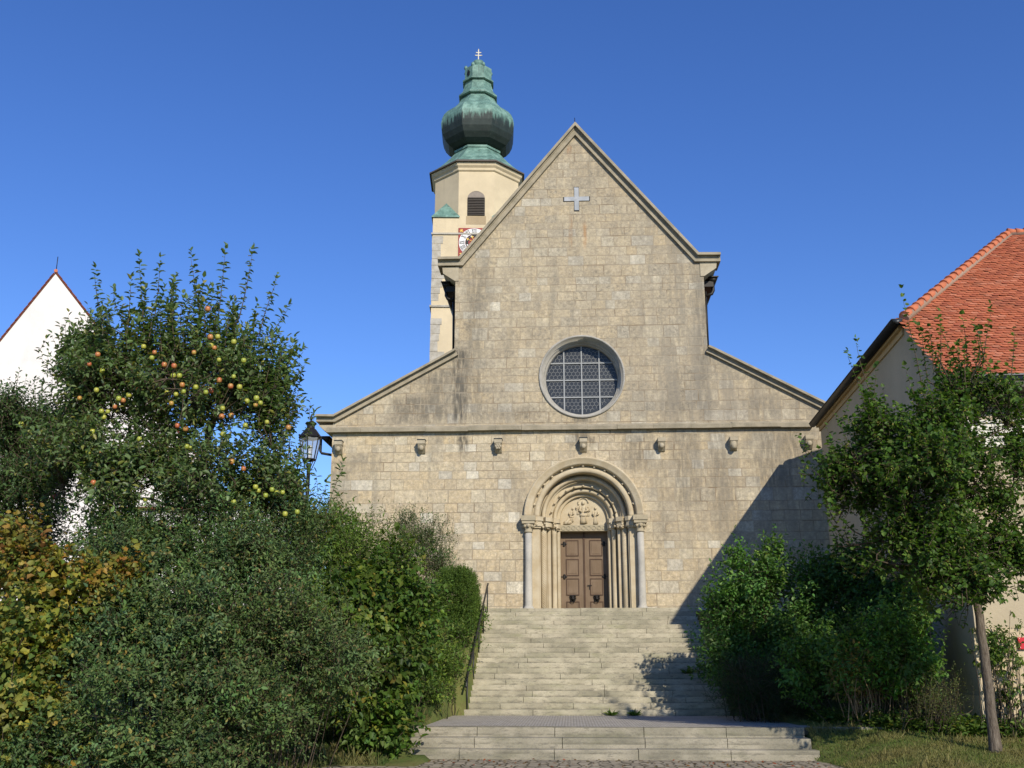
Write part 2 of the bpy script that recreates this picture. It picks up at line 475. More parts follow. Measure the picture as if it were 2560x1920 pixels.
def circ(cx, cz, r, n=64): return [(cx + r*math.cos(2*PI*i/n), cz + r*math.sin(2*PI*i/n)) for i in range(n)]
def portal_outline(r, zb, n=40):
    return [(CX - r, zb)] + [(CX + r*math.cos(PI - PI*i/n), ZS + r*math.sin(PI - PI*i/n)) for i in range(n + 1)] + [(CX + r, zb)]
RX, RZ = .575, 11.90
L, R_ = -8.42, 9.53
outline = [(L, 3.0), (CX - 1.8, 3.0)]
outline += portal_outline(1.80, 3.0)[1:-1] + [(CX + 1.8, 3.0)]
outline += [(R_, 3.0), (R_, 10.25), (5.12, 12.72), (5.12, 16.25), (4.87, 16.3), (.49, 21.75), (-3.80, 16.3), (-4.06, 16.25), (-4.06, 12.72), (L, 10.32)]
m = MB(); m.prism(outline, FY, FY + .85, holes=[circ(RX, RZ, 1.52)])
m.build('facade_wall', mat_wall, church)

# string course with a weathered top, in slightly uneven lengths
m = MB(); x = -8.62
while x < 8.6:
    x2 = min(8.62, x + random.uniform(.9, 1.7)); dz = random.uniform(-.012, .012); pr = random.uniform(.17, .20)
    dz += .0
    m.prism([(FY - pr, 9.90 + dz), (FY - pr - .015, 10.03 + dz), (FY + .05, 10.16 + dz), (FY + .05, 9.90 + dz)], x, x2 - .006, axis='x')
    x = x2
m.jitter(.012, 3); m.build('string_course', mat_coping, church)

# copings: a projecting slab over a set-back moulding
nave_line = [(-4.72, 16.55), (-3.92, 16.54), (.49, 22.01), (4.95, 16.51), (5.75, 16.50)]
ail = [(-9.02, 10.56), (-8.38, 10.55), (-4.17, 12.88), (-4.03, 12.96)]
air = [(5.15, 12.93), (5.30, 12.86), (9.50, 10.55), (10.1, 10.56)]
for nm, ln in (('gable_coping', nave_line), ('aisle_coping', ail), ('aisle_coping', air)):
    m = MB()
    k = 1.0 if nm == 'gable_coping' else .8
    band(m, ln, 0, .095*k, FY - .27, FY + .9)
    band(m, ln, .097*k, .135*k, FY - .15, FY + .88)
    band(m, ln, .137*k, .30*k, FY - .12, FY + .86)
    m.jitter(.012, 2.0)
    m.build(nm, mat_coping, church)
# kneelers and their console stones
for sx, cx_ in ((-1, -4.06), (1, 5.12)):
    m = MB()
    P = [(cx_ + sx*.50, 16.21), (cx_ + sx*.47, 15.97), (cx_ + sx*.02, 15.66), (cx_ - sx*.12, 15.66), (cx_ - sx*.12, 16.21)]
    m.prism(P, FY - .03, FY + .82); m.build('kneeler', mat_trim, church)
m = MB(); m.prism([(-8.95, 10.2), (-8.62, 9.92), (-8.3, 9.92), (-8.3, 10.2)], FY - .05, FY + .82)
m.build('kneeler', mat_trim, church)

# corbels under the string course
for i, (x, z) in enumerate(((-8.14, 9.37), (-5.16, 9.37), (-2.43, 9.37), (.58, 9.37), (3.32, 9.36), (5.83, 9.36), (8.43, 9.38))):
    m = MB()
    m.box(x - .135, x + .135, FY - .32, FY + .02, z + .05, z + .19)
    m.prism([(FY + .02, z - .28), (FY - .06, z - .25), (FY - .22, z - .10), (FY - .31, z + .038), (FY + .02, z + .048)], x - .12, x + .12, axis='x')
    m.bevel(.012)
    if i == 2:
        for k in range(7): m.ball((x + .075*math.cos(k*PI/3) if k < 6 else x, FY - .27, (z - .07 + .075*math.sin(k*PI/3)) if k < 6 else z - .07), .05, 8)
    elif i == 5:
        m.lathe([(.05, -.24), (.10, -.18), (.11, .03)], (x, FY - .2, z), 14)
    else:
        m.ball((x, FY - .25, z - .09), .085, 14, (1, .8, 1.15))
    c = m.build('corbel', mat_trim, church)
    if i < 4:
        m = MB(); m.box(x - .15, x + .15, FY - .35, FY + .02, z + .193, z + .21); m.build('lead_flashing', mat_gutter, c)

# inlaid cross, on a larger black plate that paints the shadow gap around it
m = MB()
q = [(-.085, -.47), (.085, -.47), (.085, -.085), (.47, -.085), (.47, .085), (.085, .085), (.085, .47), (-.085, .47), (-.085, .085), (-.47, .085), (-.47, -.085), (-.085, -.085)]
m.prism([(.5 + a*1.06 + (.008 if a > 0 else -.008), 18.88 + b*1.06 + (.008 if b > 0 else -.008)) for a, b in q], FY - .012, FY + .02)
fr = m.build('cross_shadow_plate', mat_black, church)
m = MB(); m.prism([(.5 + a, 18.88 + b) for a, b in q], FY - .035, FY + .01); m.build('wall_cross', mat_cross, church)

# rose window
m = MB()
m.arch([(1.55, FY + .1), (1.55, FY - .05), (1.51, FY - .06), (1.485, FY - .045), (1.43, FY + .26), (1.40, FY + .25), (1.375, FY + .29), (1.36, FY + .40), (1.335, FY + .39), (1.315, FY + .43), (1.305, FY + .55), (1.29, FY + .60), (1.55, FY + .62)], RX, RZ, 0, 2*PI, 72)
rose = m.build('rose_window', mat_rose, church)
m = MB(); m.prism(circ(RX, RZ, 1.30, 60), FY + .572, FY + .59); m.build('window_glass', mat_glass, rose)
m = MB()
pitch = .147
rows = 14
for j in range(-11, 12):
    for i in range(-10, 11):
        cx_ = RX + (i + (.5 if j % 2 else 0)) * pitch; cz_ = RZ + j * pitch * .866
        if (cx_ - RX)**2 + (cz_ - RZ)**2 > 1.23**2: continue
        rr = pitch / math.sqrt(3)
        for kk in (0, 1, 2):
            a0 = PI/6 + kk*PI/3; a1 = a0 + PI/3
            p0 = (cx_ + rr*math.cos(a0), cz_ + rr*math.sin(a0)); p1 = (cx_ + rr*math.cos(a1), cz_ + rr*math.sin(a1))
            dx, dz = p1[0]-p0[0], p1[1]-p0[1]; ll = math.hypot(dx, dz); nx, nz = -dz/ll*.0075, dx/ll*.0075
            m.face([(p0[0]+nx, FY+.562, p0[1]+nz), (p1[0]+nx, FY+.562, p1[1]+nz), (p1[0]-nx, FY+.562, p1[1]-nz), (p0[0]-nx, FY+.562, p0[1]-nz)])
            m.face([(p0[0]+nx, FY+.570, p0[1]+nz), (p1[0]+nx, FY+.570, p1[1]+nz), (p1[0]+nx, FY+.562, p1[1]+nz), (p0[0]+nx, FY+.562, p0[1]+nz)])
            m.face([(p0[0]-nx, FY+.570, p0[1]-nz), (p1[0]-nx, FY+.570, p1[1]-nz), (p1[0]-nx, FY+.562, p1[1]-nz), (p0[0]-nx, FY+.562, p0[1]-nz)])
m.build('leading', mat_lead, rose)
for i in (-1, 0, 1):
    o_ = i * .645; h = math.sqrt(1.30**2 - o_**2)
    m = MB(); m.box(RX + o_ - .024, RX + o_ + .024, FY + .51, FY + .56, RZ - h, RZ + h); m.build('window_bar', mat_bar, rose)
    m = MB(); m.box(RX - h, RX + h, FY + .518, FY + .558, RZ + o_ - .022, RZ + o_ + .022); m.build('window_bar', mat_bar, rose)

# ------------------------------------------------------------------ portal
F = FY
DEEP = 1.45
def pb(m, *a, **k):
    """build a portal piece, with everything behind the wall face set back further"""
    for v in m.b.verts:
        if v.co.y > F: v.co.y = F + (v.co.y - F)*DEEP
    return m.build(*a, **k)
def torus_prof(r, y, rad, n=9, a0=-PI*.15, a1=PI*1.15):
    return [(r + rad*math.cos(a), y - rad*math.sin(a)) for a in [a0 + (a1 - a0)*i/(n-1) for i in range(n)]]
m = MB()
# orders of the arch from outside to inside; each one a closed profile of (r, y)
m.arch([(2.09, F + .05), (2.09, F - .16), (2.06, F - .19), (2.02, F - .19), (2.0, F - .165), (1.86, F - .165), (1.82, F - .13), (1.80, F - .05), (1.80, F + .05)], CX, ZS, n=64)
portal = pb(m, 'portal_arch', mat_portal, church)
m = MB(); m.arch([(1.80, F + .03), (1.74, F + .06), (1.72, F - .02), (1.66, F - .03), (1.60, F - .03), (1.56, F + .0), (1.54, F + .05), (1.54, F + .30), (1.80, F + .30)], CX, ZS, n=64)
pb(m, 'archivolt', mat_portal, portal)
m = MB(); m.arch([(1.54, F + .28)] + torus_prof(1.42, F + .30, .085)[::1] + [(1.30, F + .30), (1.30, F + .5), (1.54, F + .5)], CX, ZS, n=64)
pb(m, 'archivolt', mat_portal, portal)
m = MB(); m.arch([(1.30, F + .36), (1.22, F + .42), (1.17, F + .38), (1.12, F + .38), (1.12, F + .62), (1.30, F + .62)], CX, ZS, n=64)
pb(m, 'archivolt', mat_portal, portal)
m = MB(); m.arch([(1.12, F + .50)] + torus_prof(1.02, F + .52, .078) + [(.93, F + .60), (.88, F + .57), (.84, F + .58), (.82, F + .72), (1.12, F + .72)], CX, ZS, n=56)
pb(m, 'archivolt', mat_portal, portal)
# carved knobs in the hollows
for i in range(13):
    m = MB(); a = math.radians(14 + 152 * i / 12)
    m.ball((CX + 1.775*math.cos(a), F - .035, ZS + 1.775*math.sin(a)), .043, 10, (1.15, 1, 1))
    m.build('knob', mat_portal, portal)
for i in range(11):
    m = MB(); a = math.radians(12 + 156 * i / 10)
    m.ball((CX + 1.155*math.cos(a), F + .345, ZS + 1.155*math.sin(a)), .042, 10)
    pb(m, 'knob', mat_portal, portal)
# stepped jambs
ZB, ZI = 3.60, 6.44
for s in (-1, 1):
    m = MB()
    for r0, r1, y0 in ((1.80, 1.54, F + .02), (1.54, 1.16, F + .30), (1.16, .93, F + .58), (.93, .83, F + .66)):
        pass
    P = [(1.82, F + .9), (1.82, F + .015), (1.56, F + .015), (1.55, F + .06), (1.52, F + .06), (1.52, F + .32), (1.29, F + .32), (1.27, F + .30), (1.18, F + .30), (1.16, F + .33), (1.16, F + .58), (.96, F + .58), (.94, F + .55), (.86, F + .55), (.835, F + .58), (.835, F + 1.05), (1.2, F + 1.05)]
    m.prism([(CX + s*a, b) for a, b in P], ZB, ZI, axis='z')
    pb(m, 'jamb', mat_portal, portal)
    # impost with carved leaf band: same plan, stepping outwards
    m = MB()
    for z0, z1, g in ((6.44, 6.50, .0), (6.50, 6.68, .045), (6.68, 6.83, .085)):
        Q = [(1.80, F + .9), (1.80, F - .05 - g), (1.56 - g*.4, F - .05 - g), (1.50 - g, F + .0), (1.50 - g, F + .22 - g), (1.33, F + .10 - g), (1.20 - g, F + .20 - g), (1.15 - g, F + .30 - g), (1.15 - g, F + .48 - g), (1.06, F + .40 - g), (.93 - g*.6, F + .44 - g), (.84 - g*.2, F + .54 - g), (.84 - g*.2, F + .9)]
        m.prism([(CX + s*a, b) for a, b in Q], z0, z1 - .002, axis='z')
    for i in range(26):
        rr_ = random.choice([(1.66, F - .07), (1.45, F + .12), (1.32, F + .08), (1.1, F + .26), (.98, F + .38), (1.2, F + .18)])
        m.ball((CX + s*(rr_[0] + random.uniform(-.05, .05)), rr_[1] + random.uniform(-.02, .02), random.uniform(6.47, 6.68)), random.uniform(.025, .05), 8)
    pb(m, 'impost', mat_portal, portal)
    # outer free-standing grey column with its lichen-grown capital
    xc, yc = CX + s*1.925, F - .15
    m = MB(); m.lathe([(.20, 3.60), (.20, 3.68), (.17, 3.72), (.15, 3.76), (.128, 3.80), (.120, 5.2), (.115, 6.28)], (xc, yc, 0), 24)
    cl = m.build('column', mat_grey_stone, portal)
    m = MB()
    m.lathe([(.135, 6.26), (.15, 6.29), (.135, 6.32), (.125, 6.36), (.15, 6.46), (.20, 6.56)], (xc, yc, 0), 20)
    for k in range(8):
        a = k*PI/4; m.ball((xc + .17*math.cos(a), yc + .17*math.sin(a), 6.49), .055, 8, (1, 1, 1.3))
    m.box(xc - .22, xc + .22, yc - .21, F + .02, 6.56, 6.66); m.box(xc - .25, xc + .25, yc - .24, F + .02, 6.66, 6.83)
    m.build('capital', mat_cap, cl)
    # twisted column: four cords winding round a core
    xc, yc = CX + s*1.41, F + .33
    m = MB(); m.lathe([(.095, 3.6), (.095, 6.44)], (xc, yc, 0), 16)
    nturn = 16
    for k in range(7):
        pts = []
        for i in range(nturn*10 + 1):
            t = i / (nturn*10); a = s*2*PI*(nturn*t) / 3 * 1.0 + k*2*PI/7
            pts.append((xc + .086*math.cos(a), yc + .086*math.sin(a), 3.6 + 2.84*t))
        m.tube(pts, .021, 5)
    m.build('twisted_column', mat_portal, portal)
    xc, yc = CX + s*1.05, F + .70
    m = MB(); m.lathe([(.12, 3.6), (.12, 3.68), (.10, 3.74), (.088, 3.78), (.085, 6.30), (.10, 6.34), (.085, 6.38), (.10, 6.46)], (xc, yc, 0), 20)
    m.build('column', mat_portal, portal)

# tympanum with a figure relief and a foliate lintel
m = MB()
m.prism([(CX - .84, 6.66)] + [(CX - .84*math.cos(PI*i/30), ZS + .84*math.sin(PI*i/30)) for i in range(31)] + [(CX + .84, 6.66)], F + .66, F + .80)
tym = pb(m, 'tympanum', mat_portal, portal)
def figure(m, x, z, h, lean=0, seat=False, head=.9, wid=.78):
    """low-relief robed figure: flared robe, shoulders, arms, head"""
    y = F + .68
    hw = h * .17 * wid
    body = [(hw*1.25, 0), (hw*1.2, h*.12), (hw*.95, h*.34), (hw*.72, h*.52), (hw*.85, h*.68), (hw*.8, h*.76), (hw*.35, h*.82)]
    m.lathe(body, (x, y, z), 14, sy=.55)
    if seat: m.ball((x, y - .01, z + h*.36), hw*1.3, 12, (1, .6, .55))
    for s2 in (-1, 1):
        m.tube([(x + s2*hw*.8, y, z + h*.74), (x + s2*hw*1.25, y - .05, z + h*.56), (x + s2*hw*.4 + lean*.1, y - .09, z + h*.52)], [h*.055, h*.05, h*.035], 7)
    for k in range(4):
        xx = x + (k - 1.5)*hw*.5
        m.tube([(xx, y - hw*.5, z + .01), (xx*.6 + x*.4, y - hw*.45, z + h*.5)], [h*.03, h*.015], 5)
    m.ball((x + lean, y - .03, z + h*.91), h*.085*head, 10, (1, .9, 1.2))
m = MB()
zb_ = 6.67
figure(m, CX + .0, zb_ + .05, .80, 0, True, .95, .85)
figure(m, CX - .19, zb_ + .36, .42, .02, False, .95)
figure(m, CX + .17, zb_ + .30, .36, -.01, False, 1.0)
figure(m, CX + .43, zb_ + .02, .62, 0, False, .9)
figure(m, CX - .43, zb_ + .10, .52, .05, True, .9)
m.ball((CX - .56, F + .65, zb_ + .09), .11, 12, (1.4, .5, .75))
m.tube([(CX - .5, F + .63, zb_ + .22), (CX - .62, F + .62, zb_ + .05), (CX - .70, F + .63, zb_ + .02)], [.06, .05, .03], 8)
m.arch([(.20, F + .66), (.20, F + .63), (.16, F + .63), (.16, F + .66)], CX, zb_ + .78, n=20)
pb(m, 'relief', mat_portal, tym)
m = MB(); m.box(CX - .86, CX + .86, F + .60, F + 1.05, 6.44, 6.655)
for i in range(9):
    xx = CX - .72 + i*.18
    m.arch([(.075, F + .605), (.075, F + .588), (.058, F + .588), (.058, F + .605)], xx, 6.545, 0, 2*PI, 14)
pb(m, 'lintel', mat_cap, portal)

# door of two panelled leaves
DY = F + 1.22
for s in (-1, 1):
    m = MB()
    x0, x1 = (CX - .83, CX - .012) if s < 0 else (CX + .012, CX + .83)
    m.box(x0, x1, DY, DY + .08, 3.62, 6.44)
    leaf = m.build('door', mat_wood, church)
    xc = CX + s*(.42)
    for z0, z1 in ((5.62, 6.13), (4.93, 5.46), (4.25, 4.78), (3.66, 3.98)):
        m = MB()
        a, b = xc - .20, xc + .20
        for (p, q_, r_, t_) in ((a - .03, b + .03, z1, z1 + .03), (a - .03, b + .03, z0 - .03, z0), (a - .03, a, z0 + .0005, z1 - .0005), (b, b + .03, z0 + .0005, z1 - .0005)):
            m.box(p, q_, DY - .022, DY + .005, r_, t_)
        pm = m.build('panel_moulding', mat_wood_dark, leaf)
        m = MB(); v = m.box(a + .003, b - .003, DY - .006, DY + .004, z0 + .003, z1 - .003)
        m.box(a + .05, b - .05, DY - .018, DY + .002, z0 + .05, z1 - .05)
        m.build('panel', mat_wood, leaf)
    for zc_ in (6.02, 4.87):
        m = MB(); xh = CX + s*.77
        m.box(xh - .06, xh + .05, DY - .03, DY + .003, zc_ - .012, zc_ + .012)
        for k in range(3):
            m.ball((xh - s*(.06), DY - .02, zc_ + (k - 1)*.05), .045, 8, (1, .4, 1))
        m.ball((xh - s*.12, DY - .02, zc_), .04, 8, (1, .4, 1))
        m.build('hinge', mat_dark, leaf)
    # lion-head knocker with ring
    m = MB(); kx, kz = xc + s*.0, 4.12
    m.ball((kx, DY - .05, kz), .08, 14, (1, .75, 1.1))
    m.ball((kx, DY - .12, kz - .03), .05, 10, (1, .8, .8))
    for t in (-1, 1):
        m.ball((kx + t*.08, DY - .06, kz + .08), .035, 8); m.ball((kx + t*.035, DY - .115, kz + .035), .018, 6)
    for k in range(10):
        a = 2*PI*k/10; m.ball((kx + .088*math.cos(a), DY - .03, kz + .092*math.sin(a)), .03, 7)
    m.tube([(kx + .07*math.cos(a), DY - .10, kz - .07 + .07*math.sin(a)) for a in [PI + PI*i/12 for i in range(13)]], .014, 6)
    m.build('knocker', mat_dark, leaf)
m = MB(); m.box(CX - .03, CX + .03, DY - .03, DY - .002, 3.63, 6.43); m.build('door_astragal', mat_wood_dark, leaf)
m = MB(); m.box(CX + .10, CX + .25, DY - .045, DY - .02, 4.55, 4.575); m.box(CX + .16, CX + .20, DY - .02, DY + .002, 4.42, 4.58); m.build('door_handle', mat_dark, leaf)
m = MB(); m.box(CX - .84, CX + .84, DY + .1, DY + .14, 3.6, 6.44); m.build('door_backing', mat_black, church)
m = MB(); m.box(CX - 2.3, CX + 2.3, F + 1.55, F + 1.75, 3.0, 9.2); m.build('portal_core', mat_portal, church)

# nave and aisles behind the front
m = MB(); m.box(-3.96, 5.02, FY + 1.8, 74, 2.9, 15.9); m.build('nave_wall', mat_wall, church)
m = MB(); m.prism([(-4.5, 15.75), (5.6, 15.75), (.55, 21.2)], FY + .86, 74); m.build('nave_roof', mat_oldtile, church)
for s in (-1, 1):
    xo, xi = (L + .08, -3.95) if s < 0 else (R_ - .08, 5.01)
    m = MB(); m.box(min(xo, xi), max(xo, xi), FY + .85, 66, 2.9, 9.9); m.build('aisle_wall', mat_wall, church)
    m = MB(); m.prism([(xo + s*.35, 9.85), (xi, 9.85), (xi, 12.4)], FY + .86, 66); m.build('aisle_roof', mat_oldtile, church)
# gutters with hoppers, and downpipes at the corners of the nave and of the aisle
for s, cx_ in ((-1, -4.06), (1, 5.12)):
    m = MB()
    xg = cx_ + s*.42
    m.arch([(.0, FY + .5), (.17, FY + .5), (.17, FY + 6), (0, FY + 6)], xg, 15.82, PI, 2*PI, 14)
    m.box(xg - .19, xg + .19, FY + .44, FY + .5, 15.80, 15.84)
    m.tube([(xg, FY + .7, 15.7), (xg, FY + .7, 15.35), (xg - s*.06, FY + .68, 15.22), (cx_ + s*.12, FY + .66, 15.12)], .065, 8)
    m.tube([(cx_ + s*.12, FY + .66, 15.3), (cx_ + s*.10, FY + .66, 12.9)], .055, 8)
    m.box(min(cx_, xg), max(cx_, xg), FY + .52, FY + 2.0, 15.45, 15.66)
    m.build('gutter', mat_dark, church)
m = MB()
m.arch([(0, FY + .5), (.16, FY + .5), (.16, FY + 6), (0, FY + 6)], -8.80, 9.92, PI, 2*PI, 14)
m.tube([(-8.98, FY + .6, 9.83), (-8.98, FY + .6, 9.38), (-8.93, FY + .6, 9.30), (-8.5, FY + .6, 9.22), (-8.47, FY + .6, 9.1), (-8.47, FY + .6, 3.4)], .05, 8)
m.build('gutter', mat_dark, church)
m = MB(); m.tube([(.49, FY + .4, 21.9), (.49, FY + .4, 22.55)], .014, 6); m.build('lightning_rod', mat_dark, church)

# ------------------------------------------------------------------ bell tower, octagonal over a square shaft
TX, TY = -6.38, 70.0
AP = 3.03
TM = Matrix.Translation((TX, TY, 0)) @ Matrix.Rotation(math.radians(4), 4, 'Z')
tower = empty('church_tower', (TX, TY, 3), 'cream plastered church tower with green onion dome and clock behind the gable', 'tower')
def octo(ap, z): return [(ap/math.cos(PI/8)*math.cos(PI/8 + k*PI/4), ap/math.cos(PI/8)*math.sin(PI/8 + k*PI/4), z) for k in range(8)]
def tb(m, name, mat, parent=tower, label=None, **k):
    m.xform(TM); return m.build(name, mat, parent, label, **k)
m = MB(); m.box(-AP, AP, -AP, AP, 2.9, 32.45); shaft = tb(m, 'shaft', mat_tower)
P8 = 1/math.cos(PI/8)
m = MB(); m.lathe([(AP*P8*.9996, 32.3), (AP*P8*.9996, 36.5)], (0, 0, 0), 8, PI/8, False); belfry = tb(m, 'belfry', mat_tower)
m = MB(); m.lathe([((AP + .03)*P8, 36.05), ((AP + .10)*P8, 36.12), ((AP + .12)*P8, 36.28), ((AP + .24)*P8, 36.42), ((AP + .30)*P8, 36.62)], (0, 0, 0), 8, PI/8, False)
tb(m, 'cornice', mat_tower)
m = MB(); m.lathe([((AP + .44)*P8, 36.64), ((AP + .44)*P8, 36.74), ((AP + .2)*P8, 36.9)], (0, 0, 0), 8, PI/8, False); tb(m, 'eave_board', mat_slat)
prof = [(3.44, 36.745), (3.2, 37.0), (2.75, 37.42), (2.36, 37.85), (2.0, 38.3), (1.72, 38.66), (1.68, 38.72), (1.76, 38.74), (1.76, 38.9), (1.55, 38.92), (1.52, 39.02),
        (1.85, 39.08), (2.2, 39.3), (2.48, 39.65), (2.66, 40.05), (2.76, 40.5), (2.79, 40.95), (2.73, 41.35), (2.58, 41.75), (2.34, 42.08), (2.02, 42.36), (1.74, 42.6), (1.52, 42.88), (1.34, 43.2), (1.22, 43.5), (1.18, 43.62)]
m = MB(); m.lathe([(r*P8*.97, z) for r, z in prof], (0, 0, 0), 8, PI/8, False)
dome = tb(m, 'onion_dome', mat_copper)
prof = [(1.40, 43.46), (1.48, 43.52), (1.48, 43.64), (1.34, 43.78), (1.20, 43.98), (1.12, 44.25), (1.04, 44.55), (1.0, 44.85), (.98, 45.0)]
m = MB(); m.lathe([(r*P8*.97, z) for r, z in prof], (0, 0, 0), 8, PI/8, False); tb(m, 'lantern_skirt', mat_copper)
prof = [(1.14, 44.80), (1.20, 44.84), (1.20, 44.96), (1.06, 45.0), (1.04, 45.05), (1.05, 46.0), (1.0, 46.03), (.55, 46.2), (.38, 46.26)]
m = MB(); m.lathe([(r*P8*.97, z) for r, z in prof], (0, 0, 0), 8, PI/8, False)
for k in (0, 2, 3, 4, 5, 6):
    a = PI/8 + k*PI/4
    m.ball((1.02*math.cos(a), 1.02*math.sin(a), 46.08), .15, 8, (1, 1, 1.3))
drum = tb(m, 'lantern_drum', mat_copper)
for a in (-PI*.75, PI*.25):
    m = MB(); c_, s_ = math.cos(a), math.sin(a); M2 = Matrix.Rotation(a + PI/2, 4, 'Z')
    m.prism([(-.10, 45.25), (.10, 45.25), (.16, 45.5), (0, 45.72), (-.16, 45.5)], -1.055, -1.02); m.xform(M2)
    tb(m, 'drum_opening', mat_black, drum)
m = MB(); m.lathe([(.42, 46.22), (.34, 46.3), (.30, 46.42), (.40, 46.52), (.46, 46.68), (.40, 46.86), (.22, 46.98), (.06, 47.06)], (0, 0, 0), 20); tb(m, 'finial_ball', mat_copper)
m = MB()
m.box(-.035, .035, -.03, .03, 46.95, 47.95); m.box(-.24, .24, -.025, .025, 47.42, 47.49); m.box(-.17, .17, -.025, .025, 47.66, 47.73)
for x_, z_ in ((-.24, 47.455), (.24, 47.455), (-.17, 47.695), (.17, 47.695), (0, 47.97)): m.ball((x_, 0, z_), .05, 8)
tb(m, 'double_cross', simple('gilt_cross', (.6, .55, .42), .4, .1, 5, 0))
# pyramid caps over the corners of the square shaft
for k in range(4):
    m = MB(); M2 = Matrix.Rotation(k*PI/2, 4, 'Z')
    e = .10; q = AP*math.tan(PI/8)
    A, B, C2 = (-AP - e, -AP - e), (-q + .12, -AP - e), (-AP - e, -q + .12)
    apx = (-AP*.70, -AP*.70, 34.0)
    for t in ((A, B), (B, C2), (C2, A)):
        m.face([(t[0][0], t[0][1], 32.52), (t[1][0], t[1][1], 32.52), apx])
    m.face([(A[0], A[1], 32.45), (B[0], B[1], 32.45), (C2[0], C2[1], 32.45)])
    for t in ((A, B), (B, C2), (C2, A)):
        m.face([(t[0][0], t[0][1], 32.45), (t[1][0], t[1][1], 32.45), (t[1][0], t[1][1], 32.52), (t[0][0], t[0][1], 32.52)])
    m.xform(M2); tb(m, 'corner_cap', mat_copper, merge=.001)
for z0, pr in ((31.15, .09), (25.75, .10)):
    m = MB()
    m.box(-AP - pr, AP + pr, -AP - pr, -AP + .02, z0, z0 + .13); m.box(-AP - pr, -AP + .02, -AP + .021, AP, z0, z0 + .13); m.box(AP - .02, AP + pr, -AP + .021, AP, z0, z0 + .13)
    m.jitter(.02, 2); tb(m, 'string_course', mat_quoin)
# grey quoins, toothing into the plaster on the corner
z = 9.0; rq = random.Random(4)
while z < 31.0:
    h = rq.uniform(.45, .8)
    if not (25.5 < z + h and z < 25.95):
        wq = rq.choice([.5, .6, .75, .95, .65]) if rq.random() > .12 else 1.75
        m = MB(); m.box(-AP - .025, -AP + wq, -AP - .025, -AP + rq.uniform(.5, 1.0), z, z + h - .03)
        m.jitter(.03, 1.5); tb(m, 'quoin', mat_quoin)
    z += h
# louvred belfry opening
m = MB()
ar = [(-.62, 32.6), (.62, 32.6), (.62, 33.9)] + [(.62*math.cos(PI*i/14), 33.9 + .62*math.sin(PI*i/14)) for i in range(1, 14)] + [(-.62, 33.9)]
m.prism(ar, -AP - .004, -AP + .1); win = tb(m, 'belfry_window', mat_black, belfry)
for i in range(11):
    z = 32.66 + i*.125
    m = MB(); v = m.box(-.60, .60, -AP - .10, -AP - .01, z, z + .03)
    for vv in v:
        if vv.co.y > -AP - .05: vv.co.z += .075
    tb(m, 'slat', mat_slat, win)
m = MB(); m.prism([(-.6, 34.02), (.6, 34.02)] + [(.60*math.cos(PI*i/12), 34.02 + .46*math.sin(PI*i/12)) for i in range(1, 12)], -AP - .03, -AP - .006); tb(m, 'window_board', simple('grey_board', (.26, .22, .18), .85, .3, 6, .2), win)
m = MB(); m.box(-.70, .70, -AP - .012, -AP + .02, 31.95, 32.58); m.jitter(.02, 3); tb(m, 'sill_stain', plaster('raw_render', (.40, .31, .19), (.2, .16, .1), .6), win)
# clock
KX, KZ, KR = -.12, 30.55, 1.10
ky = -AP - .05
m = MB(); m.box(KX - KR, KX + KR, ky, -AP + .02, KZ - KR, KZ + KR); clock = tb(m, 'clock', mat_red)
m = MB(); m.arch([(1.06, ky - .012), (1.06, ky + .002), (.62, ky + .002), (.62, ky - .012)], KX, KZ, 0, 2*PI, 56, smooth=False); tb(m, 'dial_ring', mat_dialw, clock)
m = MB(); m.arch([(.60, ky - .010), (.60, ky + .002), (.40, ky + .002), (.40, ky - .010)], KX, KZ, 0, 2*PI, 48, smooth=False); tb(m, 'minute_ring', mat_black, clock)
for k in range(8):
    m = MB(); a = 2*PI*(k + .5)/8
    m.box(KX + .50*math.cos(a) - .05, KX + .50*math.cos(a) + .05, ky - .02, ky - .012, KZ + .50*math.sin(a) - .045, KZ + .50*math.sin(a) + .045)
    tb(m, 'ring_mark', mat_dialw, clock)
numer = ['XII', 'I', 'II', 'III', 'IIII', 'V', 'VI', 'VII', 'VIII', 'IX', 'X', 'XI']
def bar(m, p0, p1, wd, a):
    """stroke between two points in numeral space (x across, y up), turned to the hour angle a"""
    u = Vector((math.cos(a), math.sin(a))); t = Vector((math.sin(a), -math.cos(a)))
    P0 = u*(.84 + p0[1]) + t*p0[0]; P1 = u*(.84 + p1[1]) + t*p1[0]
    d = (P1 - P0).normalized(); nn = Vector((-d.y, d.x))*wd/2
    q = [P0 + nn, P0 - nn, P1 - nn, P1 + nn]
    m.prism([(KX + v.x, KZ + v.y) for v in q], ky - .022, ky - .013)
for h, s in enumerate(numer):
    m = MB(); a = PI/2 - h*PI/6
    wds = {'I': .085, 'V': .19, 'X': .19}; tot = sum(wds[c] for c in s); x = -tot/2
    for c in s:
        w_ = wds[c]; xm = x + w_/2
        if c == 'I': bar(m, (xm, -.16), (xm, .16), .040, a)
        elif c == 'V': bar(m, (xm - .07, .16), (xm, -.16), .042, a); bar(m, (xm + .065, .16), (xm + .01, -.16), .024, a)
        else: bar(m, (xm - .07, .16), (xm + .07, -.16), .044, a); bar(m, (xm + .07, .16), (xm - .07, -.16), .022, a)
        x += w_
    bar(m, (-tot/2, .16), (tot/2, .16), .018, a); bar(m, (-tot/2, -.16), (tot/2, -.16), .018, a)
    tb(m, 'numeral', mat_black, clock)
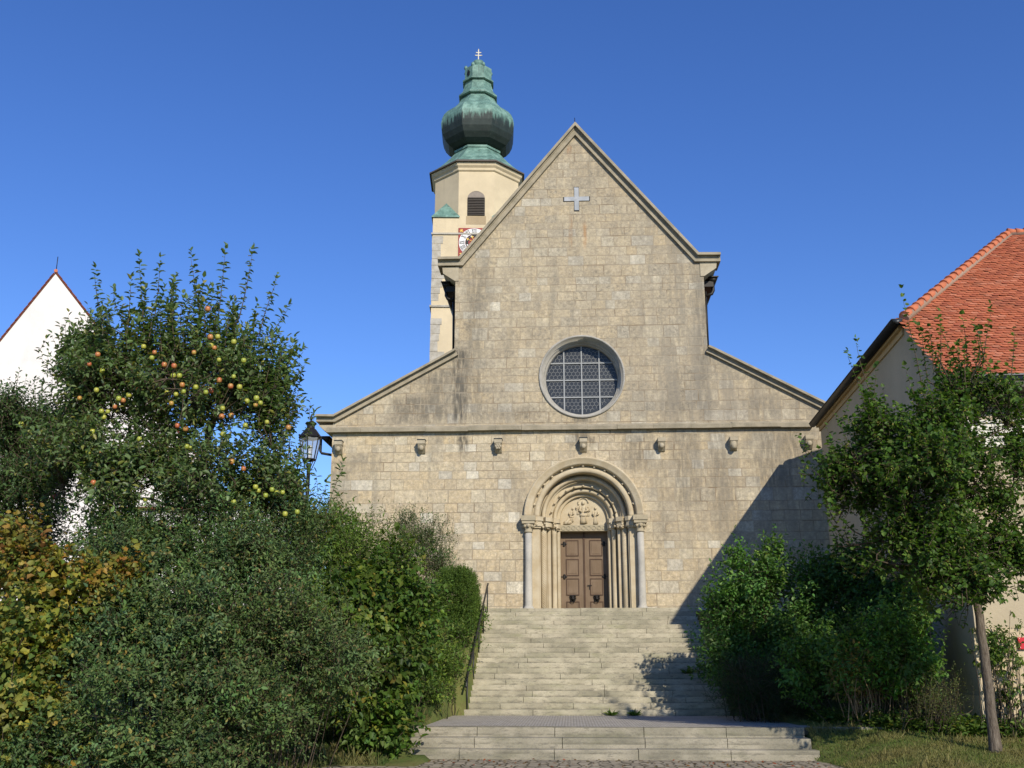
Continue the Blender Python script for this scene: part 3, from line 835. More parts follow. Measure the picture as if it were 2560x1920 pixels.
for a, ln, wd in ((math.radians(107), .52, .05), (math.radians(152), .62, .04)):
    m = MB(); u = Vector((math.cos(a), math.sin(a))); t = Vector((-u.y, u.x))
    m.prism([(KX + p.x, KZ + p.y) for p in (t*wd*.5, u*ln + t*.01, u*ln - t*.01, -t*wd*.5)], ky - .05, ky - .035)
    c = u*(ln*.8)
    m.prism([(KX + p.x, KZ + p.y) for p in (c + u*.13, c + t*.06, c - u*.08, c - t*.06)], ky - .056, ky - .036)
    for t2 in (-1, 1): m.ball((KX + (c + t*t2*.08).x, ky - .045, KZ + (c + t*t2*.08).y), .03, 8, (1, .3, 1))
    tb(m, 'clock_hand', mat_gold, clock)
for sx in (-1, 1):
    for sz in (-1, 1):
        m = MB()
        cxx, czz = KX + sx*.90, KZ + sz*.90
        for da in (0, .7, -.7):
            a = math.atan2(-sz, -sx) + PI + da; u = Vector((math.cos(a), math.sin(a))); t = Vector((-u.y, u.x))
            b0 = Vector((cxx - sx*.06, czz - sz*.06))
            q = [b0, b0 + u*.09 + t*.05, b0 + u*.20, b0 + u*.09 - t*.05]
            m.prism([(p.x, p.y) for p in q], ky - .02 - abs(da)*.005, ky - .004)
        m.ball((cxx - sx*.09, ky - .01, czz - sz*.09), .045, 8, (1, .3, 1))
        tb(m, 'corner_ornament', mat_gold, clock)
# ------------------------------------------------------------------ house on the right: half-hipped tile roof
HM = Matrix.Translation((7.94, 21.3, 0)) @ Matrix.Rotation(math.radians(-2.3), 4, 'Z')
house = empty('plaster_house', HM @ Vector((0, 0, .5)), 'beige plastered house with orange tiled half-hipped roof beside the church', 'house')
def hb(m, name, mat, parent=house, label=None, **k):
    m.xform(HM); return m.build(name, mat, parent, label, **k)
def zf(y): return 9.66 + .815*(y - 2.4) + .13*max(0, (2.4 - y)/2.8)**2
vy = [2.4 - i*.2 for i in range(1, 11)]
m = MB(); m.prism([(0.0, -.5), (12.9, -.5), (12.9, 9.55), (2.4, 9.55)] + [(y, zf(y) - .10) for y in vy] + [(0.0, zf(0) - .10)], 0, 11, axis='x')
body = hb(m, 'wall', mat_house)
m = MB(); m.box(-.045, -.002, 2.55, 12.95, 9.36, 9.49); m.box(-.13, -.002, 2.55, 12.95, 9.492, 9.585); hb(m, 'cornice', simple('cornice_paint', (.46, .33, .17), .8, .15, 4, .1), house)
m = MB()
m.box(.02, 9, -.07, -.003, 6.12, 6.55); m.box(.02, 9, -.11, -.0035, 6.56, 6.62); m.box(.02, 9, -.10, -.0035, 6.05, 6.115); m.box(.02, 9, -.10, -.0035, 6.30, 6.335)
hb(m, 'frieze', mat_frieze)
m = MB(); m.box(-.05, 9, -.06, -.002, -.5, 2.45); m.box(-.05, -.002, -.0015, 12.4, -.5, 1.2); m.jitter(.02, 1.2)
hb(m, 'socle', mat_socle)
m = MB(); m.box(-.05, 9, -.66, .0, 7.16, 7.42)
m.box(-.05, 9, -.16, -.004, 6.95, 7.159); hb(m, 'eave_soffit', mat_slat)
# tall narrow window in the shaded side wall
m = MB(); m.box(-.03, -.004, 4.05, 4.85, 3.6, 6.6); wf = hb(m, 'window', simple('grey_frame', (.16, .16, .165), .8, .1, 5, 0))
m = MB(); m.box(-.034, -.031, 4.15, 4.75, 3.7, 6.5); hb(m, 'pane', mat_glass, wf)
# roof slopes: decking, then individual beaver-tail tiles on the front slope
RX0, RYr, RZr = 4.72, 7.65, 13.94
m = MB()
n_ = 12
ys = [-.42 + (2.4 + .42)*i/n_ for i in range(n_ + 1)]
for a, b in zip(ys, ys[1:]):
    m.face([(-.06, a, zf(a) - .05), (11, a, zf(a) - .05), (11, b, zf(b) - .05), (-.06, b, zf(b) - .05)])
m.face([(-.06, 2.4, 9.61), (11, 2.4, 9.61), (11, RYr, RZr - .05), (RX0, RYr, RZr - .05)])
m.face([(-.12, 2.4, 9.59), (RX0, RYr, RZr - .05), (-.12, 13.0, 9.59)])
m.face([(-.12, 13.0, 9.59), (RX0, RYr, RZr - .05), (11, RYr, RZr - .05), (11, 13.0, 9.59)])
m.face([(11, -.42, 7.4), (11, 13.0, 9.585), (11, RYr, RZr - .05)])
hb(m, 'roof', mat_mortar, normals=False)
def tiles():
    V, Fc, C = [], [], []
    rt = np.random.RandomState(3)
    tw, ex = .178, .150
    ln = [(-.44)]
    y = -.44; row = 0
    dirn = Vector((0, 1, .815)).normalized()
    while y < RYr - .05:
        z = zf(y)
        x0 = -.09 if y < 2.4 else (y - 2.4)/(RYr - 2.4)*RX0 - .02
        off = (row % 2)*tw/2
        k = math.floor((x0 - off)/tw)
        rowj = rt.uniform(-.006, .006)
        while True:
            xa = k*tw + off; k += 1
            if xa + tw*.5 < x0: continue
            if xa > 10: break
            j = rt.uniform(-.010, .010) + rowj; tl = rt.uniform(-.006, .008)
            xm = xa + tw/2 + rt.uniform(-.003, .003); hw = tw*.485
            sl_ = (zf(y + .05) - zf(y))/.05; d = Vector((0, 1, sl_)).normalized(); nn = Vector((0, -d.z, d.y))
            base = Vector((xm, y, z)) + d*j
            pts = [(-hw, .045), (-hw*.72, .012), (-hw*.3, 0), (hw*.3, 0), (hw*.72, .012), (hw, .045), (hw, ex*1.6), (-hw, ex*1.6)]
            i0 = len(V)
            for px, pd in pts:
                lift = .034*(1 - pd/(ex*1.6)) + .004 + tl
                V.append(base + Vector((px, 0, 0)) + d*pd + nn*lift)
            for px, pd in pts[:6]:
                lift = .034*(1 - pd/(ex*1.6)) - .012 + tl
                V.append(base + Vector((px, 0, 0)) + d*pd + nn*lift)
            Fc.append(tuple(range(i0, i0 + 8)))
            for q in range(5): Fc.append((i0 + q + 1, i0 + q, i0 + 8 + q, i0 + 9 + q))
            r = rt.rand(); c = np.array([(.45, .135, .062), (.50, .165, .08), (.38, .11, .055), (.52, .20, .11)][0 if r < .45 else 1 if r < .75 else 2 if r < .92 else 3])*rt.uniform(.85, 1.12)
            C += [tuple(c)]*6
        y += ex*dirn.y; row += 1
    me = bpy.data.meshes.new('roof_tiles')
    me.from_pydata([tuple(HM @ v) for v in V], [], Fc)
    at = me.attributes.new('tint', 'FLOAT_COLOR', 'FACE')
    at.data.foreach_set('color', np.concatenate([np.array(C), np.ones((len(C), 1))], 1).astype('f').ravel())
    link('roof_tiles', me, mat_tile, house)
tiles()
# hip and ridge tiles bedded in mortar
def ridge(p0, p1, n, name):
    m = MB(); mm = MB()
    p0, p1 = Vector(p0), Vector(p1)
    for i in range(n):
        a = p0.lerp(p1, i/n); b = p0.lerp(p1, (i + 1.12)/n)
        m.tube([a + Vector((0, 0, .055 + random.uniform(-.01, .01))), b + Vector((0, 0, .03))], [.125, .10], 10)
    m.jitter(.01, 4)
    mm.tube([p0 + Vector((0, 0, -.01)), p1 + Vector((0, 0, -.01))], .12, 8); mm.jitter(.025, 6)
    hb(m, name, mat_ridge); hb(mm, 'mortar_bed', mat_mortar)
ridge((-.02, 2.37, 9.69), (RX0, RYr, RZr), 21, 'hip_tiles')
ridge((RX0 - .02, RYr, RZr + .02), (10.8, RYr, RZr + .02), 26, 'ridge_tiles')
ridge((-.02, 12.95, 9.69), (RX0, RYr, RZr), 21, 'hip_tiles')
m = MB(); m.arch([(0, 2.27), (.12, 2.27), (.12, 13.05), (0, 13.05)], -.21, 9.65, PI, 2*PI, 14); m.box(-.345, -.08, 2.27, 13.05, 9.645, 9.665)
hb(m, 'gutter', mat_dark)
m = MB(); m.arch([(0, 2.25), (.118, 2.25), (.118, 2.266), (0, 2.266)], -.21, 9.65, PI, 2*PI, 14); hb(m, 'gutter_cap', mat_gutter)
m = MB()
m.tube([(0.05, -.60, 7.34), (9, -.60, 7.34)], .085, 12); m.box(.05, 9, -.69, -.52, 7.40, 7.435); hb(m, 'gutter', mat_gutter)

sgn = HM @ Vector((.93, -.075, 2.06))
m = MB(); m.box(.74, 1.32, -.115, -.085, 2.06, 2.28); m.bevel(.006); m.xform(HM)
sg = m.build('red_sign', simple('sign_red', (.50, .02, .03), .4, .08, 5, 0)); tag(sg, 'small red sign plate on the pale house wall at the right edge', 'sign')
m = MB()
for x in (.765,):
    for z in (2.085, 2.255): m.ball((x, -.118, z), .010, 8)
m.xform(HM); m.build('screw', mat_dialw, sg)

# ------------------------------------------------------------------ white house on the left
wh = empty('white_house', (-24, 45, 2), 'white gabled house with red tiled roof behind the apple tree', 'house')
WMX = Matrix.Translation((-24.27, 45, 0)) @ Matrix.Rotation(math.radians(24), 4, 'Z')
def wb(m, *a, **k): m.xform(WMX); return m.build(*a, **k)
m = MB(); m.prism([(-5.9, 1), (9.3, 1), (9.3, 9.0), (0, 19.93), (-5.9, 9.0)], 0, 13); wb(m, 'wall', mat_white, wh)
for s in (-1, 1):
    lo, hi = ((9.75, 8.45), (0, 19.95)) if s > 0 else ((-6.2, 8.4), (0, 19.95))
    n = Vector((hi[1] - lo[1], lo[0] - hi[0])).normalized(); n = n if n.y > 0 else -n
    m = MB()
    m.prism([(lo[0] + n.x*.02, lo[1] + n.y*.02), (hi[0], hi[1] + .02), (hi[0], hi[1] + .09), (lo[0] + n.x*.06, lo[1] + n.y*.06)], -.05, 13.2)
    wb(m, 'roof', mat_oldtile, wh)
    m = MB()
    for i in range(40):
        a = Vector(lo).lerp(Vector(hi), i/40); b = Vector(lo).lerp(Vector(hi), (i + .9)/40)
        m.prism([(a.x + n.x*.062, a.y + n.y*.062), (b.x + n.x*.062, b.y + n.y*.062), (b.x + n.x*.08, b.y + n.y*.08), (a.x + n.x*.10, a.y + n.y*.10)], -.08, .1)
    wb(m, 'verge_tiles', mat_oldtile, wh)
m = MB()
for i in range(36): m.tube([(0, -.09 + i*.37, 20.07), (0, .30 + i*.37, 20.05)], [.085, .07], 8)
wb(m, 'ridge_tiles', mat_ridge, wh)
m = MB(); m.tube([(0, .1, 20.2), (0, .1, 20.85)], .02, 6); wb(m, 'lightning_rod', mat_dark, wh)
an = empty('white_annex', (-13.5, 42, 2), 'low white building with thin red roof edge behind the bushes', 'building')
m = MB(); m.box(-18.5, -11.0, 42, 46, 1, 8.1); m.build('wall', mat_white, an)
m = MB(); m.prism([(41.85, 8.1), (46.15, 8.1), (46.15, 8.32), (41.85, 8.22)], -18.6, -10.9, axis='x'); m.build('roof', mat_oldtile, an)
m = MB(); m.box(-14.2, -12.9, 41.93, 41.995, 5.0, 6.4); wn = m.build('window', mat_frieze, an)
m = MB(); m.box(-14.1, -13.0, 41.915, 41.928, 5.1, 6.3); m.build('pane', mat_glass, wn)

# ------------------------------------------------------------------ ground
def smooth(a, b, x):
    t = np.clip((x - a)/(b - a), 0, 1); return t*t*(3 - 2*t)
def terrain(x, y):
    x = np.asarray(x, float); y = np.asarray(y, float)
    hr = np.interp(y, [12, 16, 18, 19.3, 22, 24.5, 33.5, 36, 200], [-.05, .03, .18, .30, .54, .66, 3.45, 3.6, 3.6])
    he = np.interp(y, [12, 20.9, 22.1, 24.5, 33.5, 36, 200], [-.06, -.03, .50, .58, 3.45, 3.6, 3.6])
    s = smooth(4.5, 6.2, x)
    right = s*hr + (1 - s)*he
    hl = np.interp(y, [12, 19, 20.5, 22.2, 24.5, 33.5, 36, 200], [-.06, -.02, .03, .50, .66, 3.45, 3.6, 3.6])
    hl2 = np.interp(y, [12, 15, 18, 22, 25, 33.5, 36, 200], [-.05, .0, .08, .5, .8, 3.5, 3.6, 3.6])
    sl_ = smooth(-4.2, -6, x); left = sl_*hl2 + (1 - sl_)*hl
    h = np.where(x > .6, right, left)
    mid = (x > -2.75) & (x < 4.05)
    hm = np.interp(y, [12, 21.1, 22.2, 28, 34.5, 36, 200], [-.06, -.06, .2, .2, 2.9, 3.5, 3.5])
    h = np.where(mid, np.minimum(h, hm), h)
    # under the three lower steps
    low = (x > -3.15) & (x < 4.6) & (y > 20.9) & (y < 27.9)
    h = np.where(low, np.minimum(h, np.interp(y, [21, 22, 28], [-.08, .1, .45])), h)
    return h
def grid(xs, ys, fn, name, mat, lift=0):
    X, Y = np.meshgrid(xs, ys); Z = fn(X, Y) + lift
    nx, ny = len(xs), len(ys)
    V = np.stack([X, Y, Z], -1).reshape(-1, 3)
    i, j = np.meshgrid(np.arange(nx - 1), np.arange(ny - 1))
    a = (j*nx + i).ravel(); Fc = np.stack([a, a + 1, a + nx + 1, a + nx], 1)
    me = bpy.data.meshes.new(name); me.from_pydata(V.tolist(), [], Fc.tolist())
    for p in me.polygons: p.use_smooth = True
    o = link(name, me, mat)
    return tag(o, kind='structure')
def ground_mat():
    n = NT('lawn_soil', .95, .1)
    f = n.noise(scale=.9, detail=5, rough=.65); g = n.noise(scale=7, detail=5, rough=.7)
    cc = n.mix(n.sm(f, .35, .7), (.085, .115, .03), (.165, .16, .055))
    cc = n.mix(n.sm(g, .45, .75, 0, .6), cc, (.11, .075, .035))
    return n.done(cc, None, n.bump(n.noise(scale=22, detail=5), .6, .04))
mat_ground = ground_mat()
gx = np.concatenate([np.linspace(-80, -18, 22)[:-1], np.arange(-18, 18.01, .2), np.linspace(18, 80, 22)[1:]])
gy = np.concatenate([np.arange(12, 37.01, .2), np.linspace(37, 110, 30)[1:]])
grid(gx, gy, terrain, 'ground', mat_ground)
def cobble():
    n = NT('cobbled_plaza', .9, .2)
    x, y, z = n.sep()
    v = n.t.nodes.new('ShaderNodeTexVoronoi'); v.feature = 'DISTANCE_TO_EDGE'; v.inputs['Scale'].default_value = 1
    v2 = n.t.nodes.new('ShaderNodeTexVoronoi'); v2.feature = 'F1'; v2.inputs['Scale'].default_value = 1
    for q in (v, v2):
        q.inputs['Randomness'].default_value = .55
        n.put(q.inputs['Vector'], n.comb(n.M('MULTIPLY', x, 5.2), n.M('MULTIPLY', y, 6.5), 0))
    j = n.sm(v.outputs['Distance'], .03, .12, 1, 0)
    cc = n.mix(n.white(v2.outputs['Position']), (.25, .21, .15), (.42, .36, .26))
    cc = n.mix(n.sm(n.noise(scale=1.5, detail=4), .4, .7, 0, .5), cc, (.22, .2, .16))
    cc = n.mix(j, cc, (.09, .075, .045))
    return n.done(cc, None, n.bump(n.M('SUBTRACT', 1, j), .8, .03))
grid(np.array([-150, -3.5, 4.6, 150.]), np.array([-150, 12, 21.3]), lambda X, Y: X*0, 'plaza', cobble())
far = grid(np.array([-2500, 2500.]), np.array([-2500, 2500.]), lambda X, Y: X*0 - .35, 'fields', mat_ground)

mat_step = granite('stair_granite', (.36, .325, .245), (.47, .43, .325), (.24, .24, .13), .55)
mat_lowstep = granite('old_granite', (.27, .245, .19), (.37, .335, .26), (.17, .165, .10), .6)
stairs = empty('stone_staircase', (.64, 27.9, .5), 'wide flight of pale stone steps climbing to the church door', 'stairs')
def slabs(m, x0, x1, y0, y1, z0, z1, lens, rs):
    x = x0; first = True
    while x < x1 - .05:
        l = lens()
        if first: l *= rs.uniform(.35, 1); first = False
        xe = x1 if x + l > x1 - .5 else x + l
        dy, dz = rs.uniform(-.012, .012), rs.uniform(-.005, .005)
        m.box(x, xe - .012, y0 + dy, y1, z0, z1 + dz)
        x = xe
rs = random.Random(8)
SR, SG, SZ = .1474, .34, .545
for i in range(21):
    m = MB()
    zt = SZ + SR*(i + 1); y0 = 27.9 + SG*i
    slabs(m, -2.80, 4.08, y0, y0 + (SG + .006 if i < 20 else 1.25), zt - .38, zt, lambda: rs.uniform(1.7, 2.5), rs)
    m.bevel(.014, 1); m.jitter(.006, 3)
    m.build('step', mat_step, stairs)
low = empty('entrance_steps', (.7, 21.2, 0), 'three long granite steps at the edge of the cobbled square', 'steps')
for i, (xa, xb) in enumerate(((-3.33, 4.74), (-3.24, 4.69), (-3.18, 4.66))):
    m = MB(); zt = .185*(i + 1); y0 = 21.2 + .42*i
    slabs(m, xa, xb, y0, y0 + (.44 if i < 2 else .40), zt - .32, zt, lambda: rs.uniform(1.5, 1.85), rs)
    m.bevel(.018, 2); m.jitter(.012, 2.5)
    m.build('step', mat_lowstep, low)
def setts():
    n = NT('grey_setts', .85, .25)
    x, y, z = n.sep()
    b = n.t.nodes.new('ShaderNodeTexBrick'); n.put(b.inputs['Vector'], n.comb(x, y, 0))
    b.inputs['Scale'].default_value = 1; b.inputs['Brick Width'].default_value = .13; b.inputs['Row Height'].default_value = .11; b.inputs['Mortar Size'].default_value = .012; b.inputs['Mortar Smooth'].default_value = .4
    b.inputs['Color1'].default_value = (.32, .295, .255, 1); b.inputs['Color2'].default_value = (.45, .415, .36, 1); b.inputs['Mortar'].default_value = (.16, .145, .12, 1)
    cc = n.mix(n.sm(n.noise(scale=1.2, detail=4), .4, .7, 0, .4), b.outputs['Color'], (.36, .325, .265))
    return n.done(cc, None, n.bump(b.outputs['Fac'], .7, -.02 if False else .02))
m = MB(); m.box(-3.05, 4.95, 22.43, 27.95, .1, .548); pv = m.build('landing_paving', setts()); tag(pv, kind='structure')
# kerb strip crossing the lawn
m = MB(); pts = [(4.72, 22.36), (6.2, 21.9), (7.6, 21.35), (9.2, 20.75), (11.5, 19.9)]
for (xa, ya), (xb, yb) in zip(pts, pts[1:]):
    za, zb2 = float(terrain(xa, ya)), float(terrain(xb, yb))
    dxy = Vector((xb - xa, yb - ya)).normalized(); nn = Vector((-dxy.y, dxy.x))*.06
    q = [(xa + nn.x, ya + nn.y, za), (xa - nn.x, ya - nn.y, za), (xb - nn.x, yb - nn.y, zb2), (xb + nn.x, yb + nn.y, zb2)]
    m.face([(a, b, c + .05) for a, b, c in q]); m.face([(q[1][0], q[1][1], q[1][2] - .1), (q[2][0], q[2][1], q[2][2] - .1), (q[2][0], q[2][1], q[2][2] + .05), (q[1][0], q[1][1], q[1][2] + .05)])
kb = m.build('kerb', mat_lowstep); tag(kb, kind='structure')

# handrail
rail = empty('handrail', (-2.86, 27.9, .6), 'thin dark metal handrail up the left side of the staircase', 'handrail')
def sz(y): return SZ + SR*max(0, (y - 27.9)/SG + .6)
for y in (27.95, 29.7, 31.4, 33.0, 34.55):
    m = MB(); zb_ = sz(y) - .25; m.tube([(-2.68, y, zb_ - .1), (-2.68, y, sz(y) + .84)], .021, 8); m.build('post', mat_rail, rail)
m = MB(); m.tube([(-2.68, 27.6, sz(27.9) + .62), (-2.68, 27.95, sz(27.95) + .85), (-2.68, 34.55, sz(34.55) + .85), (-2.68, 34.75, sz(34.75) + .84)], .03, 8); m.build('rail', mat_rail, rail)

# street lamp: hexagonal lantern on a slender post
lx, ly = -6.92, 27.0
lamp = empty('street_lamp', (lx, ly, float(terrain(lx, ly))), 'old black lantern lamp post beside the church corner', 'street lamp')
m = MB(); m.lathe([(.16, .6), (.16, 1.0), (.09, 1.1), (.07, 1.6), (.055, 5.4), (.075, 5.45), (.055, 5.5), (.05, 6.6), (.08, 6.66), (.06, 6.72)], (lx, ly, .3), 12); m.build('post', mat_dark, lamp)
ZL = 7.12
m = MB()
def hexa(r, z): return [(lx + r*math.cos(PI/6 + k*PI/3), ly + r*math.sin(PI/6 + k*PI/3), z) for k in range(6)]
b6, t6 = hexa(.18, ZL), hexa(.30, ZL + .60)
for k in range(6):
    m.tube([b6[k], t6[k]], .016, 5); m.tube([b6[k], b6[(k+1) % 6]], .018, 5); m.tube([t6[k], t6[(k+1) % 6]], .02, 5)
    m.tube([(lx + .07*math.cos(k*PI/3), ly + .07*math.sin(k*PI/3), ZL - .28), tuple(b6[k])], .012, 5)
    m.ball((t6[k][0]*1.0, t6[k][1], t6[k][2] + .05), .03, 6)
m.lathe([(.10, -.05), (.19, -.01), (.19, .02)], (lx, ly, ZL), 6, PI/6, False)
m.build('lantern_frame', mat_dark, lamp)
m = MB()
for k in range(6): m.face([b6[k], b6[(k+1) % 6], t6[(k+1) % 6], t6[k]])
def lampglass():
    n = NT('lantern_glass', .15, .5); n.p.inputs['Alpha'].default_value = .35
    n.put(n.p.inputs['Base Color'], (.5, .52, .5)); return n.m
m.build('lantern_glass', lampglass(), lamp)
m = MB(); m.ball((lx, ly, ZL + .32), .06, 10, (1, 1, 1.5)); m.lathe([(.03, 0), (.03, .25)], (lx, ly, ZL), 8); m.build('bulb', mat_dialw, lamp)
m = MB(); m.lathe([(.32, .60), (.30, .63), (.15, .83), (.11, .86), (.11, .94), (.16, .99), (.14, 1.02), (.05, 1.05), (.02, 1.08), (.045, 1.13), (.035, 1.18), (.005, 1.26)], (lx, ly, ZL), 12, PI/6, False); m.build('lantern_hood', mat_dark, lamp)
# ------------------------------------------------------------------ vegetation
def leaf_mat(name, under=(1.35, 1.35, 1.2), trans=.36, rough=.5, spec=.22):
    n = NT(name, rough, spec)
    a = n.t.nodes.new('ShaderNodeAttribute'); a.attribute_name = 'tint'
    cc = n.mix(n.geo.outputs['Backfacing'], a.outputs['Color'], n.mix(1.0, a.outputs['Color'], under, 'MULTIPLY'))
    n.put(n.p.inputs['Base Color'], cc)
    tr = n.t.nodes.new('ShaderNodeBsdfTranslucent')
    n.put(tr.inputs['Color'], n.mix(1.0, a.outputs['Color'], (1.5, 1.6, .7), 'MULTIPLY'))
    mx = n.t.nodes.new('ShaderNodeMixShader'); mx.inputs[0].default_value = trans
    n.t.links.new(n.p.outputs[0], mx.inputs[1]); n.t.links.new(tr.outputs[0], mx.inputs[2]); n.t.links.new(mx.outputs[0], n.out.inputs[0])
    return n.m
mat_leaf = leaf_mat('leaves')
mat_leaf_matte = leaf_mat('matte_leaves', (1.5, 1.5, 1.45), .28, .6, .18)
mat_apple_leaf = leaf_mat('apple_leaves', (1.5, 1.5, 1.45), .34, .42, .42)
mat_grass = leaf_mat('grass_blades', (1, 1, 1), .3, .7, .2)
def bark(name, c1, c2):
    n = NT(name, .92, .15)
    x, y, z = n.sep()
    f = n.noise(n.comb(n.M('MULTIPLY', x, 26), n.M('MULTIPLY', y, 26), n.M('MULTIPLY', z, 5)), scale=1.0, detail=6, rough=.7)
    return n.done(n.mix(n.sm(f, .3, .7), c1, c2), None, n.bump(f, .9, .03))
mat_bark = bark('bark', (.07, .052, .038), (.20, .165, .125))
mat_twig = bark('twig_bark', (.06, .045, .03), (.13, .10, .07))
mat_drystem = bark('dry_stems', (.22, .15, .08), (.40, .28, .15))

def unit(v): return v/np.maximum(np.linalg.norm(v, axis=-1, keepdims=True), 1e-9)
def pick(rng, n, pal):
    """leaf colours from a palette of (weight, rgb), each leaf slightly its own"""
    w_ = np.array([p[0] for p in pal], float); w_ /= w_.sum()
    c = np.array([p[1] for p in pal])[rng.choice(len(pal), n, p=w_)]
    return np.clip(c*rng.uniform(.75, 1.25, (n, 1))*rng.uniform(.93, 1.07, (n, 3)), 0, 1)
def leaves(name, P, D, Nn, Lg, Wd, C, parent, mat, fold=.12, curl=.18, lobed=False, label=None):
    n = len(P)
    D = unit(D); S = unit(np.cross(D, Nn)); Nn = np.cross(S, D)
    Lg = Lg[:, None]; Wd = Wd[:, None]
    if not lobed:
        V = np.stack([P, P + D*Lg*.32 + S*Wd*.5 + Nn*Wd*fold, P + D*Lg*.72 + S*Wd*.34 + Nn*(Wd*fold - Lg*curl*.35), P + D*Lg - Nn*Lg*curl,
                      P + D*Lg*.72 - S*Wd*.34 + Nn*(Wd*fold - Lg*curl*.35), P + D*Lg*.32 - S*Wd*.5 + Nn*Wd*fold], 1).reshape(-1, 3)
        q = np.array([[0, 1, 2, 3], [0, 3, 4, 5]])
        per = 6
    else:      # three-lobed blade
        V = np.stack([P, P + D*Lg*.25 + S*Wd*.62 + Nn*Wd*fold, P + D*Lg*.52 + S*Wd*.22, P + D*Lg - Nn*Lg*curl, P + D*Lg*.52 - S*Wd*.22, P + D*Lg*.25 - S*Wd*.62 + Nn*Wd*fold,
                      P + D*Lg*.78 + S*Wd*.36 + Nn*Wd*fold*.5, P + D*Lg*.78 - S*Wd*.36 + Nn*Wd*fold*.5], 1).reshape(-1, 3)
        q = np.array([[0, 1, 6, 3], [0, 3, 7, 5]])
        per = 8
    Fc = (np.arange(n)[:, None, None]*per + q[None]).reshape(-1, 4)
    nf = len(Fc)
    me = bpy.data.meshes.new(name)
    me.vertices.add(len(V)); me.vertices.foreach_set('co', V.astype('f').ravel())
    me.loops.add(nf*4); me.loops.foreach_set('vertex_index', Fc.astype('i').ravel())
    me.polygons.add(nf); me.polygons.foreach_set('loop_start', (np.arange(nf)*4).astype('i'))
    at = me.attributes.new('tint', 'FLOAT_COLOR', 'FACE')
    cc = np.concatenate([np.repeat(C, 2, 0), np.ones((nf, 1))], 1)
    at.data.foreach_set('color', cc.astype('f').ravel())
    me.update(); me.validate()
    return link(name, me, mat, parent, label)
def tubes(name, segs, parent, mat, n=4, label=None):
    """segs: list of (points, radii)"""
    V, Fc = [], []
    for pts, rad in segs:
        pts = np.asarray(pts, float)
        d = unit(np.gradient(pts, axis=0)); ref = np.array([.3, .9, .1])
        u = unit(np.cross(d, ref)); v = np.cross(d, u)
        i0 = len(V)
        for k, p in enumerate(pts):
            for j in range(n):
                a = 2*PI*j/n; V.append(p + (u[k]*math.cos(a) + v[k]*math.sin(a))*rad[k])
        for k in range(len(pts) - 1):
            for j in range(n):
                Fc.append((i0 + k*n + j, i0 + k*n + (j + 1) % n, i0 + (k + 1)*n + (j + 1) % n, i0 + (k + 1)*n + j))
    me = bpy.data.meshes.new(name); me.from_pydata([tuple(v) for v in V], [], Fc)
    for p in me.polygons: p.use_smooth = True
    return link(name, me, mat, parent, label)
def bez(a, b, lift, n=6, rng=None, wob=.0):
    a, b = np.array(a, float), np.array(b, float)
    c = a*.5 + b*.5 + np.array(lift)
    t = np.linspace(0, 1, n)[:, None]
    p = (1 - t)**2*a + 2*t*(1 - t)*c + t*t*b
    if rng is not None and wob: p[1:-1] += rng.normal(0, wob, (n - 2, 3))
    return p
def twig_leaves(rng, P0, Dd, Ln, nl, spread=.9, droop=.15, up=.55, opposite=False):
    """leaves set along twigs; returns points, directions, normals"""
    n = len(P0)
    t = np.linspace(.08, 1, nl)[None, :, None] + rng.uniform(-.04, .04, (n, nl, 1))
    bend = np.array([0, 0, 1.0])
    P = P0[:, None] + Dd[:, None]*Ln[:, None, None]*t + bend*(Ln[:, None, None]*.12*t*t)
    ref = unit(rng.normal(size=(n, 3))); A = unit(np.cross(Dd, ref)); B = np.cross(Dd, A)
    ph = (np.arange(nl)*(PI if opposite else 2.4))[None] + rng.uniform(0, 6.28, (n, 1)) + (np.repeat(np.arange((nl + 1)//2), 2)[:nl]*1.57 if opposite else 0)
    side = A[:, None]*np.cos(ph)[..., None] + B[:, None]*np.sin(ph)[..., None]
    tipk = np.clip((t - .8)*5, 0, 1)
    D = Dd[:, None]*(.45 + .9*tipk) + side*spread*(1 - .6*tipk) + np.array([0, 0, -droop]) + rng.normal(0, .18, (n, nl, 3))
    N = Dd[:, None]*.5 + np.array([0, 0, up]) + SUNV*.25 + rng.normal(0, .38, (n, nl, 3))
    return P.reshape(-1, 3), D.reshape(-1, 3), N.reshape(-1, 3)
SUNV = np.array(SUN)

def sample_blobs(rng, blobs, n, inner=.5, lump=.22, per=13, csize=.20):
    """twig places gathered in sprays: spray centres on and inside the blobs, a handful of twigs about each"""
    B = np.array(blobs); area = (B[:, 3]*B[:, 5] + B[:, 3]*B[:, 4] + B[:, 4]*B[:, 5])
    nc = max(4, n//per)
    k = rng.choice(len(B), nc, p=area/area.sum())
    d = unit(rng.normal(size=(nc, 3)))
    d[:, 1] = np.where((d[:, 1] > 0) & (rng.rand(nc) < .35), -d[:, 1], d[:, 1])
    fr = inner + (1.0 - inner)*rng.rand(nc)**.55 + rng.normal(0, .05, nc)
    q = d*2.2 + B[k, :3]
    lum = 1 + lump*np.array([noise.noise(Vector(v)) for v in q*1.3])*1.6
    Pc = B[k, :3] + d*B[k, 3:6]*(fr*lum)[:, None]
    idx = np.repeat(np.arange(nc), per)
    dd = unit(d[idx] + rng.normal(0, .35, (len(idx), 3)))
    cs = (csize*rng.uniform(.6, 1.4, nc))[idx, None]
    P = Pc[idx] + rng.normal(0, 1, (len(idx), 3))*cs*np.array([1, 1, .7]) - d[idx]*cs*.3
    return P, dd, k[idx]
